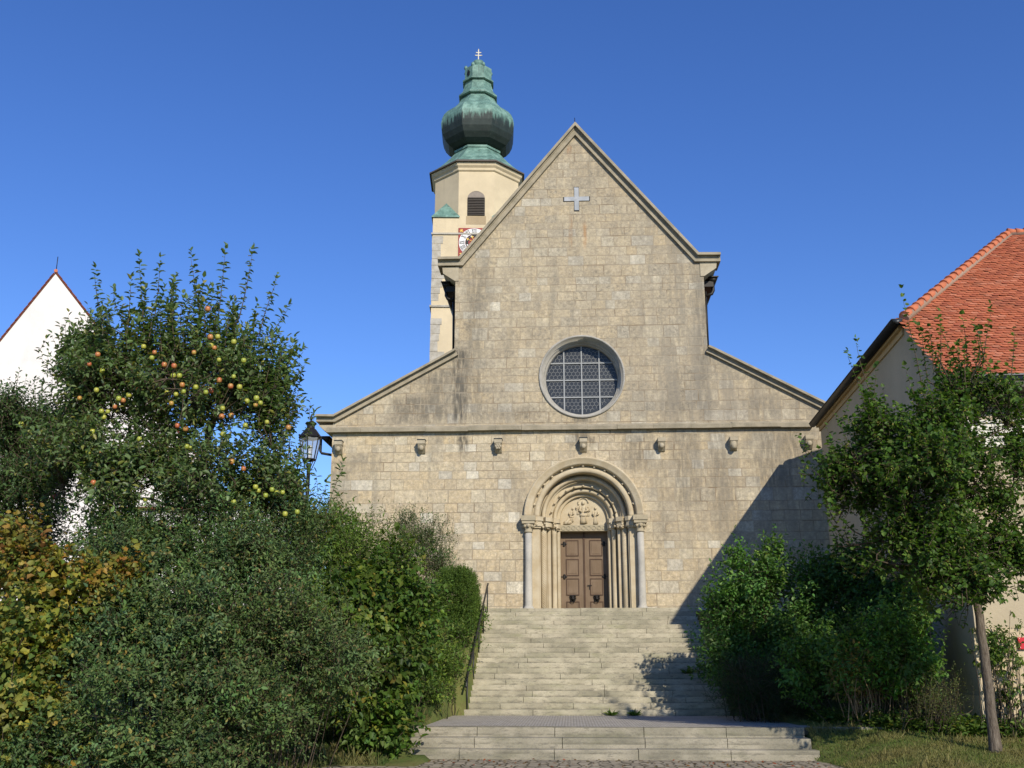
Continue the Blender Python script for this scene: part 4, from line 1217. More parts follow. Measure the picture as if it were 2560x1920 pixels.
def lobes(rng, blobs, k, far=.92, core=.86):
    """break each rounded mass up into a smaller core and lobes of uneven size that stand out of it"""
    out = []
    for b in blobs:
        out.append([*b[:3], b[3]*core, b[4]*core, b[5]*core])
        for i in range(k):
            v = unit(rng.normal(size=3) + np.array([0, -.35, .25])); s = rng.uniform(.28, .5)
            q = np.array(b[:3]) + v*np.array(b[3:])*rng.uniform(.62, far)
            out.append([*q, max(.12, b[3]*s), max(.12, b[4]*s), max(.12, b[5]*s*rng.uniform(.9, 1.5))])
    return out
def shrub(name, label, cat, blobs, seed, dens, pal, base=None, leaf=(.055, .03), nl=9, tw=(.22, .42), mat=None, lobed=False, opposite=False, upw=.55, out=.8, inner=.45, group=None,
          droop=.15, stems=40, stemmat=None, stem_r=.012, fold=.12, curl=.18, spread=.9, palfn=None, whips=0, lump=.22, nlobe=5):
    rng = np.random.RandomState(seed)
    B = np.array(lobes(rng, blobs, nlobe))
    blobs = B.tolist()
    if base is None: base = (float(B[:, 0].mean()), float(B[:, 1].mean()))
    zb = float(terrain(*base))
    root = empty(name, (base[0], base[1], zb), label, cat, group)
    area = 4*PI*np.sum(((B[:, 3]*B[:, 5])**1.6 + (B[:, 3]*B[:, 4])**1.6 + (B[:, 4]*B[:, 5])**1.6)**(1/1.6))/3**(1/1.6)
    n = int(area*dens*.62)
    P, d, k = sample_blobs(rng, blobs, n, inner, lump); n = len(P); sid = np.arange(n)//13; nc0 = n//13
    D = unit(d*out + np.array([0, 0, upw]) + rng.normal(0, .35, (n, 3)))
    Ln = rng.uniform(*tw, n)
    if whips:
        wi = rng.choice(n, whips); Ln[wi] *= rng.uniform(1.6, 2.6, whips); D[wi] = unit(D[wi]*.6 + np.array([0, 0, 1.0]))
    P0 = P - D*Ln[:, None]*.6
    ok = P0[:, 2] > terrain(P0[:, 0], P0[:, 1]) + .04
    P0, D, Ln, k, sid = P0[ok], D[ok], Ln[ok], k[ok], sid[ok]; n = len(P0)
    lp, ld, ln_ = twig_leaves(rng, P0, D, Ln, nl, spread, droop, opposite=opposite)
    m_ = len(lp)
    C = pick(rng, m_, pal) if palfn is None else palfn(rng, lp, m_)
    cf = rng.uniform(.7, 1.38, (nc0 + 1, 1))*np.stack([rng.uniform(.9, 1.16, nc0 + 1), np.ones(nc0 + 1), rng.uniform(.8, 1.25, nc0 + 1)], 1)
    C = np.clip(C*np.repeat(cf[sid], nl, 0), 0, 1)
    s = rng.uniform(.6, 1.3, m_)*np.repeat(rng.uniform(.75, 1.2, nc0 + 1)[sid], nl)
    leaves('foliage', lp, ld, ln_, leaf[0]*s, leaf[1]*s*rng.uniform(.85, 1.15, m_), C, root, mat or mat_leaf, fold, curl, lobed)
    segs = []
    for i in rng.choice(n, min(stems, n), replace=False):
        b0 = np.array([base[0] + rng.normal(0, .22), base[1] + rng.normal(0, .2), 0]); b0[2] = float(terrain(b0[0], b0[1])) - .1
        # stems start below the leaf they carry so wide shrubs stand on many feet
        b0[:2] = b0[:2]*.45 + P0[i, :2]*.55 + rng.normal(0, .1, 2); b0[2] = float(terrain(b0[0], b0[1])) - .1
        p = bez(b0, P0[i], (rng.normal(0, .12), rng.normal(0, .12), .25), 6, rng, .02)
        segs.append((p, np.linspace(stem_r, stem_r*.35, 6)))
    for i in range(0, n, 2):
        segs.append((np.stack([P0[i], P0[i] + D[i]*Ln[i]]), (.0045, .002)))
    tubes('stems', segs, root, stemmat or mat_twig, 3)
    return root

G_dark = [(5, (.055, .12, .027)), (3, (.08, .16, .034)), (1.5, (.11, .20, .042))]
G_grey = [(5, (.080, .136, .046)), (3, (.112, .168, .060)), (2, (.056, .102, .032)), (.6, (.17, .15, .04))]
G_mid = [(5, (.052, .098, .016)), (3, (.075, .125, .020)), (1.5, (.115, .165, .028)), (.6, (.18, .17, .03))]
G_fresh = [(5, (.080, .138, .022)), (3, (.112, .172, .028)), (1, (.15, .205, .04))]
B_ = {
'yellow':[(-9.2, 17.0, 3.3, 0.8, 0.65, 0.85), (-8.45, 16.6, 2.5, .9, 0.8, .95), (-8.75, 16.3, 1.5, 0.75, 0.65, 1.1), (-7.45, 16.9, 2.95, 0.6, 0.5, 0.4), (-8.3, 16.3, .9, .7, .5, .7)],
'grey_a':[(-8.2, 16.2, .55, .75, .6, .55), (-6.4, 16.3, 1.06, 1.52, 1.29, 1.15), (-7.07, 17.0, 2.03, 1.23, 1.04, 1.02), (-7.94, 18.0, 3.3, 1.08, 0.92, 0.88), (-6.33, 17.2, 2.4, 1.17, 0.99, 1.04)],
'grey_b':[(-4.76, 17.6, 1.53, 1.09, 0.92, 1.47), (-5.17, 16.8, 0.82, 1.25, 1.06, 0.9), (-5.34, 18.0, 2.59, 1.21, 1.03, 1.09), (-4.35, 18.4, 1.91, 0.57, 0.5, 1.32)],
'grey_c':[(-8.3, 18.9, 4.0, 1.0, .8, .8), (-6.86, 19.0, 3.9, 1.75, 1.2, 0.86), (-5.52, 19.2, 3.91, 0.88, 0.75, 0.95), (-6.07, 18.6, 3.18, 1.35, 1.0, 0.82)],
'lilac':[(-4.21, 21.0, 1.68, 1.2, 1.02, 1.5), (-3.49, 21.6, 2.13, 0.85, 0.73, 1.37), (-4.82, 21.4, 2.76, 1.05, 0.89, 1.29), (-3.98, 22.0, 3.07, 1.08, 0.92, 1.05), (-3.95, 20.8, 0.71, 0.9, 0.77, 0.59)],
'bright':[(-5.47, 25.0, 4.47, 1.25, 1.06, 1.0), (-4.52, 25.4, 4.39, 1.03, 0.88, 1.01), (-5.7, 24.0, 3.1, .75, .6, 1.1), (-5.6, 24.4, 4.3, .6, .6, .8), (-4.05, 26.0, 3.1, .85, 0.8, 1.0), (-3.75, 27.2, 2.1, 0.7, 0.7, 1.2)],
'bank':[(-3.35, 25.4, 1.15, .36, .8, .42), (-3.3, 26.8, 1.45, .38, .8, .5), (-3.28, 28.4, 1.75, .36, .8, .5), (-3.26, 30.0, 2.25, .34, .8, .5), (-3.24, 31.5, 2.75, .32, .8, .48), (-3.26, 33.0, 3.3, .34, .8, .42)],
'facade_bush':[(-4.84, 33.0, 5.72, 0.89, 0.76, 1.11), (-4.17, 33.0, 5.42, 0.77, 0.66, 0.81), (-5.34, 33.2, 6.41, 0.38, 0.5, 0.57), (-4.35, 32.8, 4.74, 1.03, 0.87, 0.58)],
'apple':[(-8.4, 19.6, 7.7, .95, 0.75, .6), (-7.05, 19.8, 7.8, .8, 0.7, .55), (-9.03, 19.4, 6.98, 1.13, 0.96, 1.05), (-7.3, 19.3, 6.83, 1.39, 1.18, 0.94), (-6.2, 19.7, 6.8, 0.6, 0.55, .95), (-8.24, 19.2, 5.53, 1.46, 1.24, 1.0), (-6.62, 19.3, 5.16, 1.35, 1.15, 0.81), (-5.72, 19.6, 5.58, 0.40, 0.45, 1.01), (-9.47, 19.4, 5.95, 0.84, 0.71, 1.11), (-5.53, 19.4, 4.72, 0.72, 0.61, 0.62)],
'apple2':[(-11.71, 21.0, 6.62, 1.22, 1.04, 0.91), (-11.35, 21.0, 5.42, 1.3, 1.11, 1.08), (-10.9, 20.6, 4.4, 1.2, 1.0, .9)],
'maple':[(7.28, 19.0, 6.37, 0.75, 0.64, 0.97), (6.65, 18.8, 5.45, 0.6, 0.6, 0.7), (5.8, 19.0, 5.9, 0.3, 0.35, 0.85), (5.98, 18.7, 4.77, 1.14, 0.97, 0.83), (7.3, 18.8, 4.78, 0.75, 0.7, .95), (8.25, 19.2, 5.44, 0.3, 0.3, .9), (5.75, 18.8, 3.71, 0.89, 0.75, 0.61), (6.81, 18.7, 3.45, 0.95, 0.81, 0.72), (7.95, 18.9, 3.5, 0.36, 0.35, 0.7), (5.12, 19.0, 5.16, 0.3, 0.4, 0.5)],
'hazel':[(4.72, 27.0, 3.93, 0.93, 0.79, 1.1), (4.22, 27.2, 2.79, 0.93, 0.79, 1.26), (5.43, 26.8, 3.12, 1.14, 0.97, 1.59), (4.4, 26.6, 1.65, 1.01, 0.86, 0.87)],
'leafy':[(6.85, 22.0, 1.9, .75, .6, 1.0), (6.1, 22.9, 1.75, .85, .7, .95), (5.4, 24.0, 1.6, .75, .7, .9), (7.1, 23.0, 2.5, .55, .7, .7)],
'dogwood':[(6.53, 26.5, 3.43, 1.13, 0.96, 1.24), (7.3, 26.6, 3.88, .8, 0.87, 0.91), (6.62, 26.0, 2.09, 1.2, 1.02, 1.18), (7.35, 25.4, 3.0, .75, .9, 0.97), (7.5, 25.0, 2.17, 0.6, 0.66, 0.82), (5.63, 26.0, 1.87, 0.77, 0.65, 0.96)],
'yew':[(4.43, 25.0, 1.35, 0.89, 0.76, 0.76), (3.92, 25.2, 1.14, 0.64, 0.54, 0.56), (4.89, 24.8, 0.94, 0.62, 0.53, 0.45)],
'goldenrod':[(7.1, 21.35, 1.15, 0.6, 0.4, 0.6)],
'dry':[(5.95, 22.6, 1.7, 0.42, 0.4, 0.65), (6.2, 22.5, 1.95, 0.36, 0.4, 0.5)],
'vine':[(8.27, 21.05, 1.91, 0.23, 0.2, 0.52), (8.29, 21.0, 1.31, 0.26, 0.22, 0.46), (8.3, 21.05, 2.3, 0.15, 0.2, 0.26)],
}
def yellow_pal(rng, P, n):
    # autumn colour: orange near the top, yellow-green lower down, single leaves still green
    c1 = pick(rng, n, [(4, (.22, .20, .035)), (4, (.15, .17, .032)), (4, (.085, .125, .026)), (1, (.27, .21, .04))])
    c2 = pick(rng, n, [(2.5, (.24, .13, .03)), (4, (.23, .19, .035)), (5, (.12, .14, .032)), (.8, (.18, .085, .025))])
    k = np.clip((P[:, 2] - 2.7 + rng.normal(0, .35, n))/.7, 0, 1)[:, None]
    return c1*(1 - k) + c2*k
shrub('autumn_shrub', 'shrub turning yellow and orange at the left edge of the garden', 'shrub', B_['yellow'], 1, 50, None, (-8.6, 16.8), (.09, .085), 9, (.25, .5), lobed=True, fold=.2, curl=.3, nlobe=6, palfn=yellow_pal, droop=.35, upw=.35, whips=25)
shrub('grey_green_shrub', 'large grey-green shrub right of the yellow one, touching the picture bottom', 'shrub', B_['grey_a'], 2, 60, G_grey, (-6.6, 16.9), (.082, .040), 11, (.28, .55), mat=mat_leaf_matte, opposite=True, whips=60, upw=.4, spread=.8, group='grey-green garden shrubs')
shrub('grey_green_shrub', 'finer leaved dark grey-green shrub next to the lilac', 'shrub', B_['grey_b'], 3, 64, [(5, (.074, .120, .036)), (3, (.100, .148, .046)), (2, (.052, .088, .026)), (1, (.14, .11, .04))], (-5.0, 17.6), (.070, .032), 12, (.28, .6), mat=mat_leaf_matte, opposite=True, whips=60, upw=.25, spread=.75, group='grey-green garden shrubs')
shrub('grey_green_shrub', 'upper grey-green shrub directly under the apple tree', 'shrub', B_['grey_c'], 4, 74, G_grey, (-6.4, 19.0), (.075, .034), 11, (.28, .55), mat=mat_leaf_matte, whips=60, upw=.6, spread=.8, group='grey-green garden shrubs')
shrub('lilac_bush', 'large bush with broad heart-shaped green leaves left of the lower steps', 'bush', B_['lilac'], 5, 36, G_mid, (-4.1, 21.5), (.125, .085), 7, (.25, .5), opposite=True, droop=.55, upw=.3, whips=20)
shrub('bright_bush', 'bright yellow-green bush behind the lilac, beside the handrail', 'bush', B_['bright'], 6, 54, G_fresh, (-4.3, 26.0), (.095, .032), 10, (.3, .6), droop=.3, upw=.6, whips=50)
shrub('small_leaved_bush', 'airy small-leaved bush standing against the church wall', 'bush', B_['facade_bush'], 7, 44, [(4, (.075, .115, .04)), (3, (.105, .145, .058)), (1, (.06, .09, .033))], (-4.5, 33.0), (.06, .028), 9, (.3, .6), inner=.25, upw=.9, whips=60, stems=60)
shrub('bank_plants', 'low leafy plants lining the bank under the handrail', 'plant', B_['bank'], 17, 110, G_fresh + [(2, (.06, .11, .02))], (-3.3, 27.5), (.085, .04), 8, (.15, .4), droop=.3, upw=.9, whips=50, inner=.15)
# clipped hedge
def hedge():
    rng = np.random.RandomState(9)
    root = empty('clipped_hedge', (-3.6, 31.6, float(terrain(-3.6, 31.6))), 'clipped dark green hedge with rounded top beside the handrail', 'hedge')
    n = 15000
    c, h = np.array([-3.42, 32.1, 2.75]), np.array([.62, 1.5, 1.85])
    d = rng.normal(size=(n, 3)); d /= (np.abs(d)**5).sum(1, keepdims=True)**.2
    P = c + d*h*rng.uniform(.7, 1, (n, 1)); D = unit(d*.5 + np.array([0, 0, .35]) + rng.normal(0, .35, (n, 3))); Ln = rng.uniform(.08, .18, n)
    P[:, 2] += .06*np.array([noise.noise(Vector(p)*2.3) for p in P])
    lp, ld, ln_ = twig_leaves(rng, P, D, Ln, 9, .8, .05)
    leaves('foliage', lp, ld, ln_, rng.uniform(.036, .055, len(lp)), rng.uniform(.018, .026, len(lp)), pick(rng, len(lp), [(4, (.066, .115, .018)), (3, (.09, .145, .024)), (1, (.045, .075, .016))]), root, mat_leaf_matte)
    tubes('stems', [(bez((-3.55 + rng.normal(0, .2), 31.7 + rng.normal(0, .8), 1.6), (-3.7 + rng.normal(0, .4), 31.7 + rng.normal(0, 1), 3.8), (0, 0, 0)), np.linspace(.03, .01, 6)) for _ in range(14)], root, mat_twig, 4)
hedge()

# trees --------------------------------------------------------------
def tree(name, label, cat, trunk, trunk_r, blobs, seed, dens, pal, leaf, nl, tw, sprouts=(), limbs=26, mat=None, lobed=False, inner=.3, droop=.3, upw=.5, out=.6, limbstart=.45, sp_leaf=15, keys=None, lump=.25, spread=.9):
    rng = np.random.RandomState(seed)
    trunk = [np.array(p, float) for p in trunk]
    root = empty(name, trunk[0], label, cat)
    T = []; 
    for a, b in zip(trunk, trunk[1:]):
        for t in np.linspace(0, 1, 5)[:-1]: T.append(a + (b - a)*t)
    T.append(trunk[-1]); T = np.array(T)
    nT = len(T)
    rT = trunk_r*np.linspace(1, .35, nT); rT[0] *= 1.4; rT[1] *= 1.1
    T[0, 2] -= .15
    Tj = T.copy(); Tj[1:] += rng.normal(0, trunk_r*.12, (nT - 1, 3))
    tubes('trunk', [(Tj, rT)], root, mat_bark, 14)
    P, d, k = sample_blobs(rng, lobes(rng, blobs, 7, 1.15, .78), int(dens*100), inner, lump)
    n = len(P)
    # limbs reach towards the middle of every blob, branches from the limbs to the twigs
    segs = []; nodes = [T[i] for i in range(int(nT*limbstart), nT)]; nr = [rT[i]*.6 for i in range(int(nT*limbstart), nT)]
    for b in sorted(blobs, key=lambda b: b[2]):
        for q in range(max(1, limbs//len(blobs))):
            e = np.array(b[:3]) + rng.normal(0, .3, 3)*np.array(b[3:])
            N_ = np.array(nodes); dist = np.linalg.norm(N_ - e, axis=1) + np.where(N_[:, 2] > e[2] - .1, 2.5, 0)
            i = int(np.argmin(dist))
            p = bez(nodes[i], e, (0, 0, -.08*dist[i] if dist[i] < 3 else .0), 7, rng, .04)
            r0 = min(nr[i]*.8, .055); segs.append((p, np.linspace(r0, .012, 7)))
            for j in (2, 3, 4, 5, 6): nodes.append(p[j]); nr.append(r0*(1 - j/7) + .012)
    N_ = np.array(nodes)
    D = unit(d*out + np.array([0, 0, upw]) + rng.normal(0, .3, (n, 3)))
    Ln = rng.uniform(*tw, n)
    P0 = P - D*Ln[:, None]*.5
    for i in range(0, n):
        dist = np.linalg.norm(N_ - P0[i], axis=1); j = int(np.argmin(dist))
        if i % 3 == 0 and dist[j] < 1.4:
            segs.append((bez(N_[j], P0[i], (0, 0, .05), 4, rng, .02), np.linspace(.011, .004, 4)))
        segs.append((np.stack([P0[i], P0[i] + D[i]*Ln[i]]), (.005, .002)))
    lp, ld, ln_ = twig_leaves(rng, P0, D, Ln, nl, spread, droop)
    nsp = 0
    for a, b in sprouts:
        a, b = np.array(a), np.array(b); L_ = np.linalg.norm(b - a)
        c = bez(a, b, (rng.normal(0, .05), rng.normal(0, .05), -.05), 8)
        segs.append((c, np.linspace(.012, .003, 8)))
        j = int(np.argmin(np.linalg.norm(N_ - a, axis=1))); segs.append((bez(N_[j], a, (0, 0, -.05), 5), np.linspace(.016, .012, 5)))
        dd = unit((b - a)[None]); q1, q2, q3 = twig_leaves(rng, a[None], dd, np.array([L_]), int(sp_leaf*L_*1.25) + 4, 1.1, .35)
        lp = np.concatenate([lp, q1]); ld = np.concatenate([ld, q2]); ln_ = np.concatenate([ln_, q3]); nsp += len(q1)
    tubes('branches', segs, root, mat_twig, 5)
    m_ = len(lp); s = rng.uniform(.65, 1.25, m_); s[m_ - nsp:] *= 1.12
    leaves('foliage', lp, ld, ln_, leaf[0]*s, leaf[1]*s, pick(rng, m_, pal), root, mat or mat_leaf, .14, .22, lobed)
    if keys:
        i = rng.choice(len(P0), keys); tp = P0[i] + D[i]*Ln[i][:, None]*rng.uniform(.3, .9, (keys, 1))
        kp = np.repeat(tp, 5, 0) + rng.normal(0, .035, (keys*5, 3))
        kd = rng.normal(0, .5, (keys*5, 3)) + np.array([0, 0, -1.0])
        leaves('seed_keys', kp, kd, rng.normal(size=(keys*5, 3)), rng.uniform(.035, .055, keys*5), rng.uniform(.014, .02, keys*5), pick(rng, keys*5, [(3, (.22, .22, .05)), (2, (.26, .21, .06)), (1, (.16, .19, .04))]), root, mat_leaf)
    return root
A_pal = [(5, (.098, .150, .050)), (3, (.130, .182, .068)), (2, (.070, .115, .032)), (.8, (.19, .19, .045))]
spr = [((-9.37, 19.5, 8.46), (-9.69, 19.5, 9.57)), ((-8.54, 19.5, 8.29), (-8.78, 19.5, 9.81)), ((-8.35, 19.5, 8.39), (-8.33, 19.5, 9.7)), ((-7.41, 19.6, 8.54), (-7.69, 19.5, 9.86)), ((-7.02, 19.5, 8.46), (-6.98, 19.5, 9.97)), ((-6.55, 19.4, 8.52), (-6.41, 19.5, 9.93)), ((-6.15, 19.5, 8.2), (-5.87, 19.5, 9.29)), ((-5.81, 19.5, 7.23), (-5.23, 19.5, 7.8)), ((-5.6, 19.3, 6.94), (-5.15, 19.4, 7.5)), ((-5.68, 19.5, 6.66), (-5.25, 19.5, 6.84)), ((-4.66, 19.5, 4.22), (-4.33, 19.5, 5.44)), ((-5.27, 19.5, 5.61), (-4.93, 19.5, 6.46)), ((-8.9, 19.4, 8.4), (-9.2, 19.4, 9.1)), ((-8.0, 19.6, 8.6), (-8.05, 19.7, 9.5)), ((-6.0, 19.4, 8.0), (-5.6, 19.5, 8.7)), ((-4.9, 19.3, 4.4), (-4.6, 19.4, 5.1)), ((-5.3, 19.3, 5.0), (-5.0, 19.3, 5.7))]
rsp = np.random.RandomState(77)
for q in range(150):
    x0 = rsp.uniform(-9.9, -5.5); t = (x0 + 9.9)/4.4
    z0 = np.interp(x0, [-9.9, -9.0, -8.3, -7.0, -6.1, -5.5], [6.4, 7.5, 8.1, 8.0, 7.4, 6.3]) + rsp.uniform(-.9, .1); L_ = rsp.uniform(.6, 1.3)
    y0 = 19.5 + rsp.uniform(-.7, .5)
    spr.append(((x0, y0, z0), (x0 + rsp.normal(0, .08) + (t - .5)*.35*L_, y0 + rsp.normal(0, .06), z0 + L_)))
for q in range(22):      # shoots leaning out over the lamp side
    z0 = rsp.uniform(4.2, 5.0) if q % 2 else rsp.uniform(6.9, 7.6); x0 = -5.7 + rsp.uniform(-.3, .15) + (.35 if z0 < 5.6 else 0); L_ = rsp.uniform(.4, .7)
    spr.append(((x0, 19.4 + rsp.uniform(-.4, .4), z0), (x0 + L_*rsp.uniform(.35, .7), 19.4 + rsp.uniform(-.4, .4), z0 + L_*.75)))
apple = tree('apple_tree', 'tall apple tree full of ripening red and yellow apples, with upright shoots', 'tree', [(-7.35, 19.6, .3), (-7.3, 19.6, 2.6), (-7.25, 19.5, 4.8), (-7.0, 19.5, 6.2), (-6.75, 19.6, 7.3)], .13, B_['apple'], 21, 37, A_pal, (.116, .062), 9, (.3, .6), spr, 44, mat_apple_leaf, inner=.12, upw=.8, sp_leaf=27, droop=.3)
apple2 = tree('apple_tree', 'second, lower apple tree cut off by the left picture edge', 'tree', [(-11.6, 21.1, .5), (-11.55, 21.1, 3), (-11.5, 21.1, 5.2)], .11, B_['apple2'], 22, 38, [(5, (.062, .108, .034)), (3, (.086, .14, .046)), (1, (.048, .08, .024))], (.08, .043), 9, (.3, .55), [((-10.9, 20.6, 6.9), (-10.9, 20.6, 7.7)), ((-10.5, 20.6, 6.7), (-10.4, 20.6, 7.3)), ((-11.6, 20.7, 7.0), (-11.7, 20.7, 7.8))], 22, mat_apple_leaf, inner=.15, upw=.7)
def apple_mat(name, c1, c2):
    n = NT(name, .35, .45)
    a = n.sm(n.noise(scale=9, detail=3), .35, .65); return n.done(n.mix(a, c1, c2))
am = [apple_mat('apple_green', (.25, .30, .04), (.36, .34, .05)), apple_mat('apple_blush', (.38, .28, .05), (.42, .14, .045)), apple_mat('apple_red', (.40, .10, .04), (.40, .22, .06)), apple_mat('apple_crimson', (.20, .012, .025), (.26, .02, .03))]
apples = [(-9.17,18.66,7.35),(-9.06,18.99,7.31),(-9.02,18.65,7.54),(-9.46,19.01,6.77),(-8.58,18.79,6.69),(-8.52,18.86,6.67),(-8.83,18.93,6.47),(-8.84,18.81,6.33),(-8.85,18.7,6.42),(-8.57,18.64,6.49),(-8.94,18.59,6.81),(-8.02,18.92,7.65),(-7.74,18.77,7.35),(-7.49,18.63,7.28),(-7.63,18.99,7.19),(-7.39,18.69,7.1),(-8.18,18.76,7.72),(-6.95,18.7,8.45),(-6.44,18.86,7.82),(-6.88,18.84,7.74),(-6.81,18.85,7.7),(-6.64,18.68,7.4),(-6.85,18.69,7.87),(-6.7,18.68,7.87),(-6.17,18.71,7.39),(-7.12,18.62,7.54),(-7.03,18.63,6.85),(-6.74,19.03,6.86),(-6.87,19.03,6.89),(-6.83,18.64,6.75),(-7.23,18.56,6.75),(-7.41,18.65,6.72),(-7.69,18.9,6.82),(-7.6,18.94,6.62),(-6.29,18.56,7.03),(-6.43,18.84,6.92),(-6.16,18.55,6.82),(-6.08,18.81,6.61),(-5.92,18.87,6.68),(-5.89,19.04,6.63),(-5.87,18.68,6.5),(-6.59,18.95,6.51),(-6.61,18.99,6.36),(-6.43,19.01,6.38),(-6.41,18.55,5.91),(-6.07,18.78,6.13),(-7.48,19.04,6.2),(-5.65,18.75,6.18),(-5.29,18.96,6.12),(-7.18,18.82,5.74),(-7.16,18.94,5.74),(-8.1,18.79,5.89),(-8.91,18.56,5.99),(-8.7,18.59,5.6),(-8.97,18.61,5.61),(-8.71,18.68,5.39),(-8.31,19.03,5.37),(-8.38,18.87,5.14),(-7.74,18.96,5.23),(-7.04,18.83,5.02),(-6.46,18.87,5.13),(-6.34,18.96,5.47),(-6.12,19.01,5.34),(-7.96,19.01,4.76),(-5.79,18.96,4.91),(-5.54,18.6,4.76),(-5.78,18.73,4.94),(-5.42,18.57,4.86),(-5.29,18.82,4.85),(-5.43,18.95,4.86),(-6.12,18.58,4.64),(-5.17,18.64,4.42),(-4.97,18.73,4.47),(-8.84,18.67,5.04),(-8.31,18.95,4.92),(-8.51,18.73,4.63),(-8.34,18.87,5.39),(-6.65,18.8,7.03),(-7.38,18.84,6.96),(-8.31,19.02,6.93),(-8.49,19.02,6.82),(-7.93,18.61,7.44),(-7.29,18.97,6.12)]
ra = random.Random(2)
def one_apple(p, parent, mt):
    p = Vector((0, 0, 1.65)).lerp(Vector(p), ra.uniform(.966, .985)); m = MB(); r = ra.uniform(.042, .056)
    m.lathe([(r*.18, -.78*r), (r*.55, -.95*r), (r*.86, -.6*r), (r, .05*r), (r*.92, .5*r), (r*.62, .88*r), (r*.25, .86*r), (r*.05, .68*r)], p, 12)
    m.build('apple', mt, parent)
for p in apples:
    q = ra.random(); one_apple(p, apple, am[0] if q < .55 else am[1] if q < .85 else am[2])
for i, p in enumerate([(-10.51, 19.9, 5.97), (-10.15, 19.9, 5.87), (-10.31, 19.9, 5.76), (-10.18, 19.9, 4.99), (-11.06, 19.9, 6.48), (-10.35, 19.9, 5.44)]):
    one_apple(p, apple2, am[3] if i == 3 else am[0])
mspr = [((5.71, 18.9, 6.48), (5.47, 18.9, 7.57)), ((5.61, 18.9, 6.35), (5.29, 18.9, 7.34)), ((6.62, 18.9, 6.5), (6.42, 18.9, 8.42)), ((6.94, 18.9, 6.95), (7.06, 18.9, 8.04)), ((7.68, 18.9, 6.85), (8.03, 18.9, 8.21)), ((7.45, 18.9, 7.04), (7.48, 18.9, 8.03)), ((8.15, 18.9, 6.58), (8.4, 18.9, 7.74)), ((5.26, 18.9, 5.22), (5.04, 18.9, 6.01)), ((4.81, 18.9, 4.8), (4.62, 18.9, 5.32)), ((5.6, 18.9, 6.2), (5.75, 18.8, 7.0)), ((6.5, 18.8, 6.2), (6.3, 18.8, 7.0))]
rsp = np.random.RandomState(78)
for q in range(16):
    x0 = rsp.uniform(6.7, 8.3); z0 = rsp.uniform(6.2, 7.2); L_ = rsp.uniform(.5, 1.0)
    mspr.append(((x0, 18.9 + rsp.uniform(-.3, .3), z0), (x0 + rsp.normal(0, .15), 18.9 + rsp.uniform(-.3, .3), z0 + L_)))
for q in range(14):
    x0 = rsp.uniform(4.7, 5.5); z0 = rsp.uniform(3.6, 5.4); L_ = rsp.uniform(.4, .8)
    mspr.append(((x0, 18.9 + rsp.uniform(-.3, .3), z0), (x0 - L_*rsp.uniform(.2, .6), 18.9 + rsp.uniform(-.3, .3), z0 + L_*.7)))
tree('maple_tree', 'young field maple with a slightly leaning trunk on the lawn at right', 'tree', [(7.32, 19.34, .22), (7.31, 19.30, 1.3), (7.25, 19.2, 2.6), (7.14, 19.1, 4.0), (7.1, 19.0, 5.4), (7.25, 19.0, 6.6)], .098, B_['maple'], 31, 31, [(5, (.052, .105, .018)), (3, (.076, .138, .022)), (1.5, (.11, .17, .03)), (.7, (.038, .075, .016))], (.078, .066), 10, (.28, .6), mspr, 40, mat_leaf, True, inner=.15, droop=.4, upw=.55, keys=1100)

shrub('hazel_bush', 'tall leafy green bush overhanging the right side of the staircase', 'bush', B_['hazel'], 41, 54, [(5, (.062, .145, .030)), (3, (.092, .19, .042)), (1.5, (.14, .23, .065))], (4.9, 27.0), (.105, .058), 9, (.3, .65), droop=.3, upw=.8, whips=70, inner=.4)
shrub('dogwood_bush', 'broad dark green bush between the staircase bush and the house', 'bush', B_['dogwood'], 42, 46, G_dark + [(1.5, (.06, .12, .025))], (6.7, 26.3), (.105, .06), 8, (.28, .6), droop=.4, upw=.5, whips=50)
shrub('leafy_shrub', 'bright leafy shrub in front, between the dark evergreen and the house wall', 'shrub', B_['leafy'], 47, 60, [(5, (.085, .18, .03)), (3, (.12, .23, .042)), (1.5, (.16, .25, .06))], (6.4, 22.7), (.10, .055), 8, (.28, .55), droop=.35, upw=.6, whips=40, inner=.3)
shrub('yew_shrub', 'low dark feathery evergreen shrub at the foot of the staircase', 'shrub', B_['yew'], 43, 150, [(5, (.026, .055, .018)), (3, (.038, .075, .024))], (4.4, 25.0), (.045, .009), 16, (.25, .5), droop=.3, upw=.3, spread=.6, inner=.3)
shrub('goldenrod_clump', 'clump of tall pale green flowering weeds below the house wall', 'plant', B_['goldenrod'], 44, 90, [(4, (.085, .12, .035)), (3, (.11, .14, .05)), (2, (.15, .15, .06))], (7.05, 21.6), (.05, .014), 12, (.3, .6), droop=.1, upw=1.4, out=.3, inner=.1, stems=60)
shrub('dry_shrub', 'thin shrub with bare tan stems and yellowing leaves', 'shrub', B_['dry'], 45, 38, [(3, (.24, .19, .04)), (2, (.15, .16, .035)), (1, (.26, .16, .05))], (6.0, 22.4), (.085, .05), 7, (.25, .5), upw=1.0, inner=.1, stems=46, stemmat=mat_drystem, stem_r=.016)
shrub('creeper', 'green creeper climbing the house corner behind the trunk', 'climbing plant', B_['vine'], 46, 110, [(4, (.07, .125, .02)), (3, (.095, .16, .03)), (1, (.05, .09, .018))], (8.25, 21.05), (.09, .045), 6, (.08, .18), droop=.7, upw=.2, inner=.3, nlobe=2)

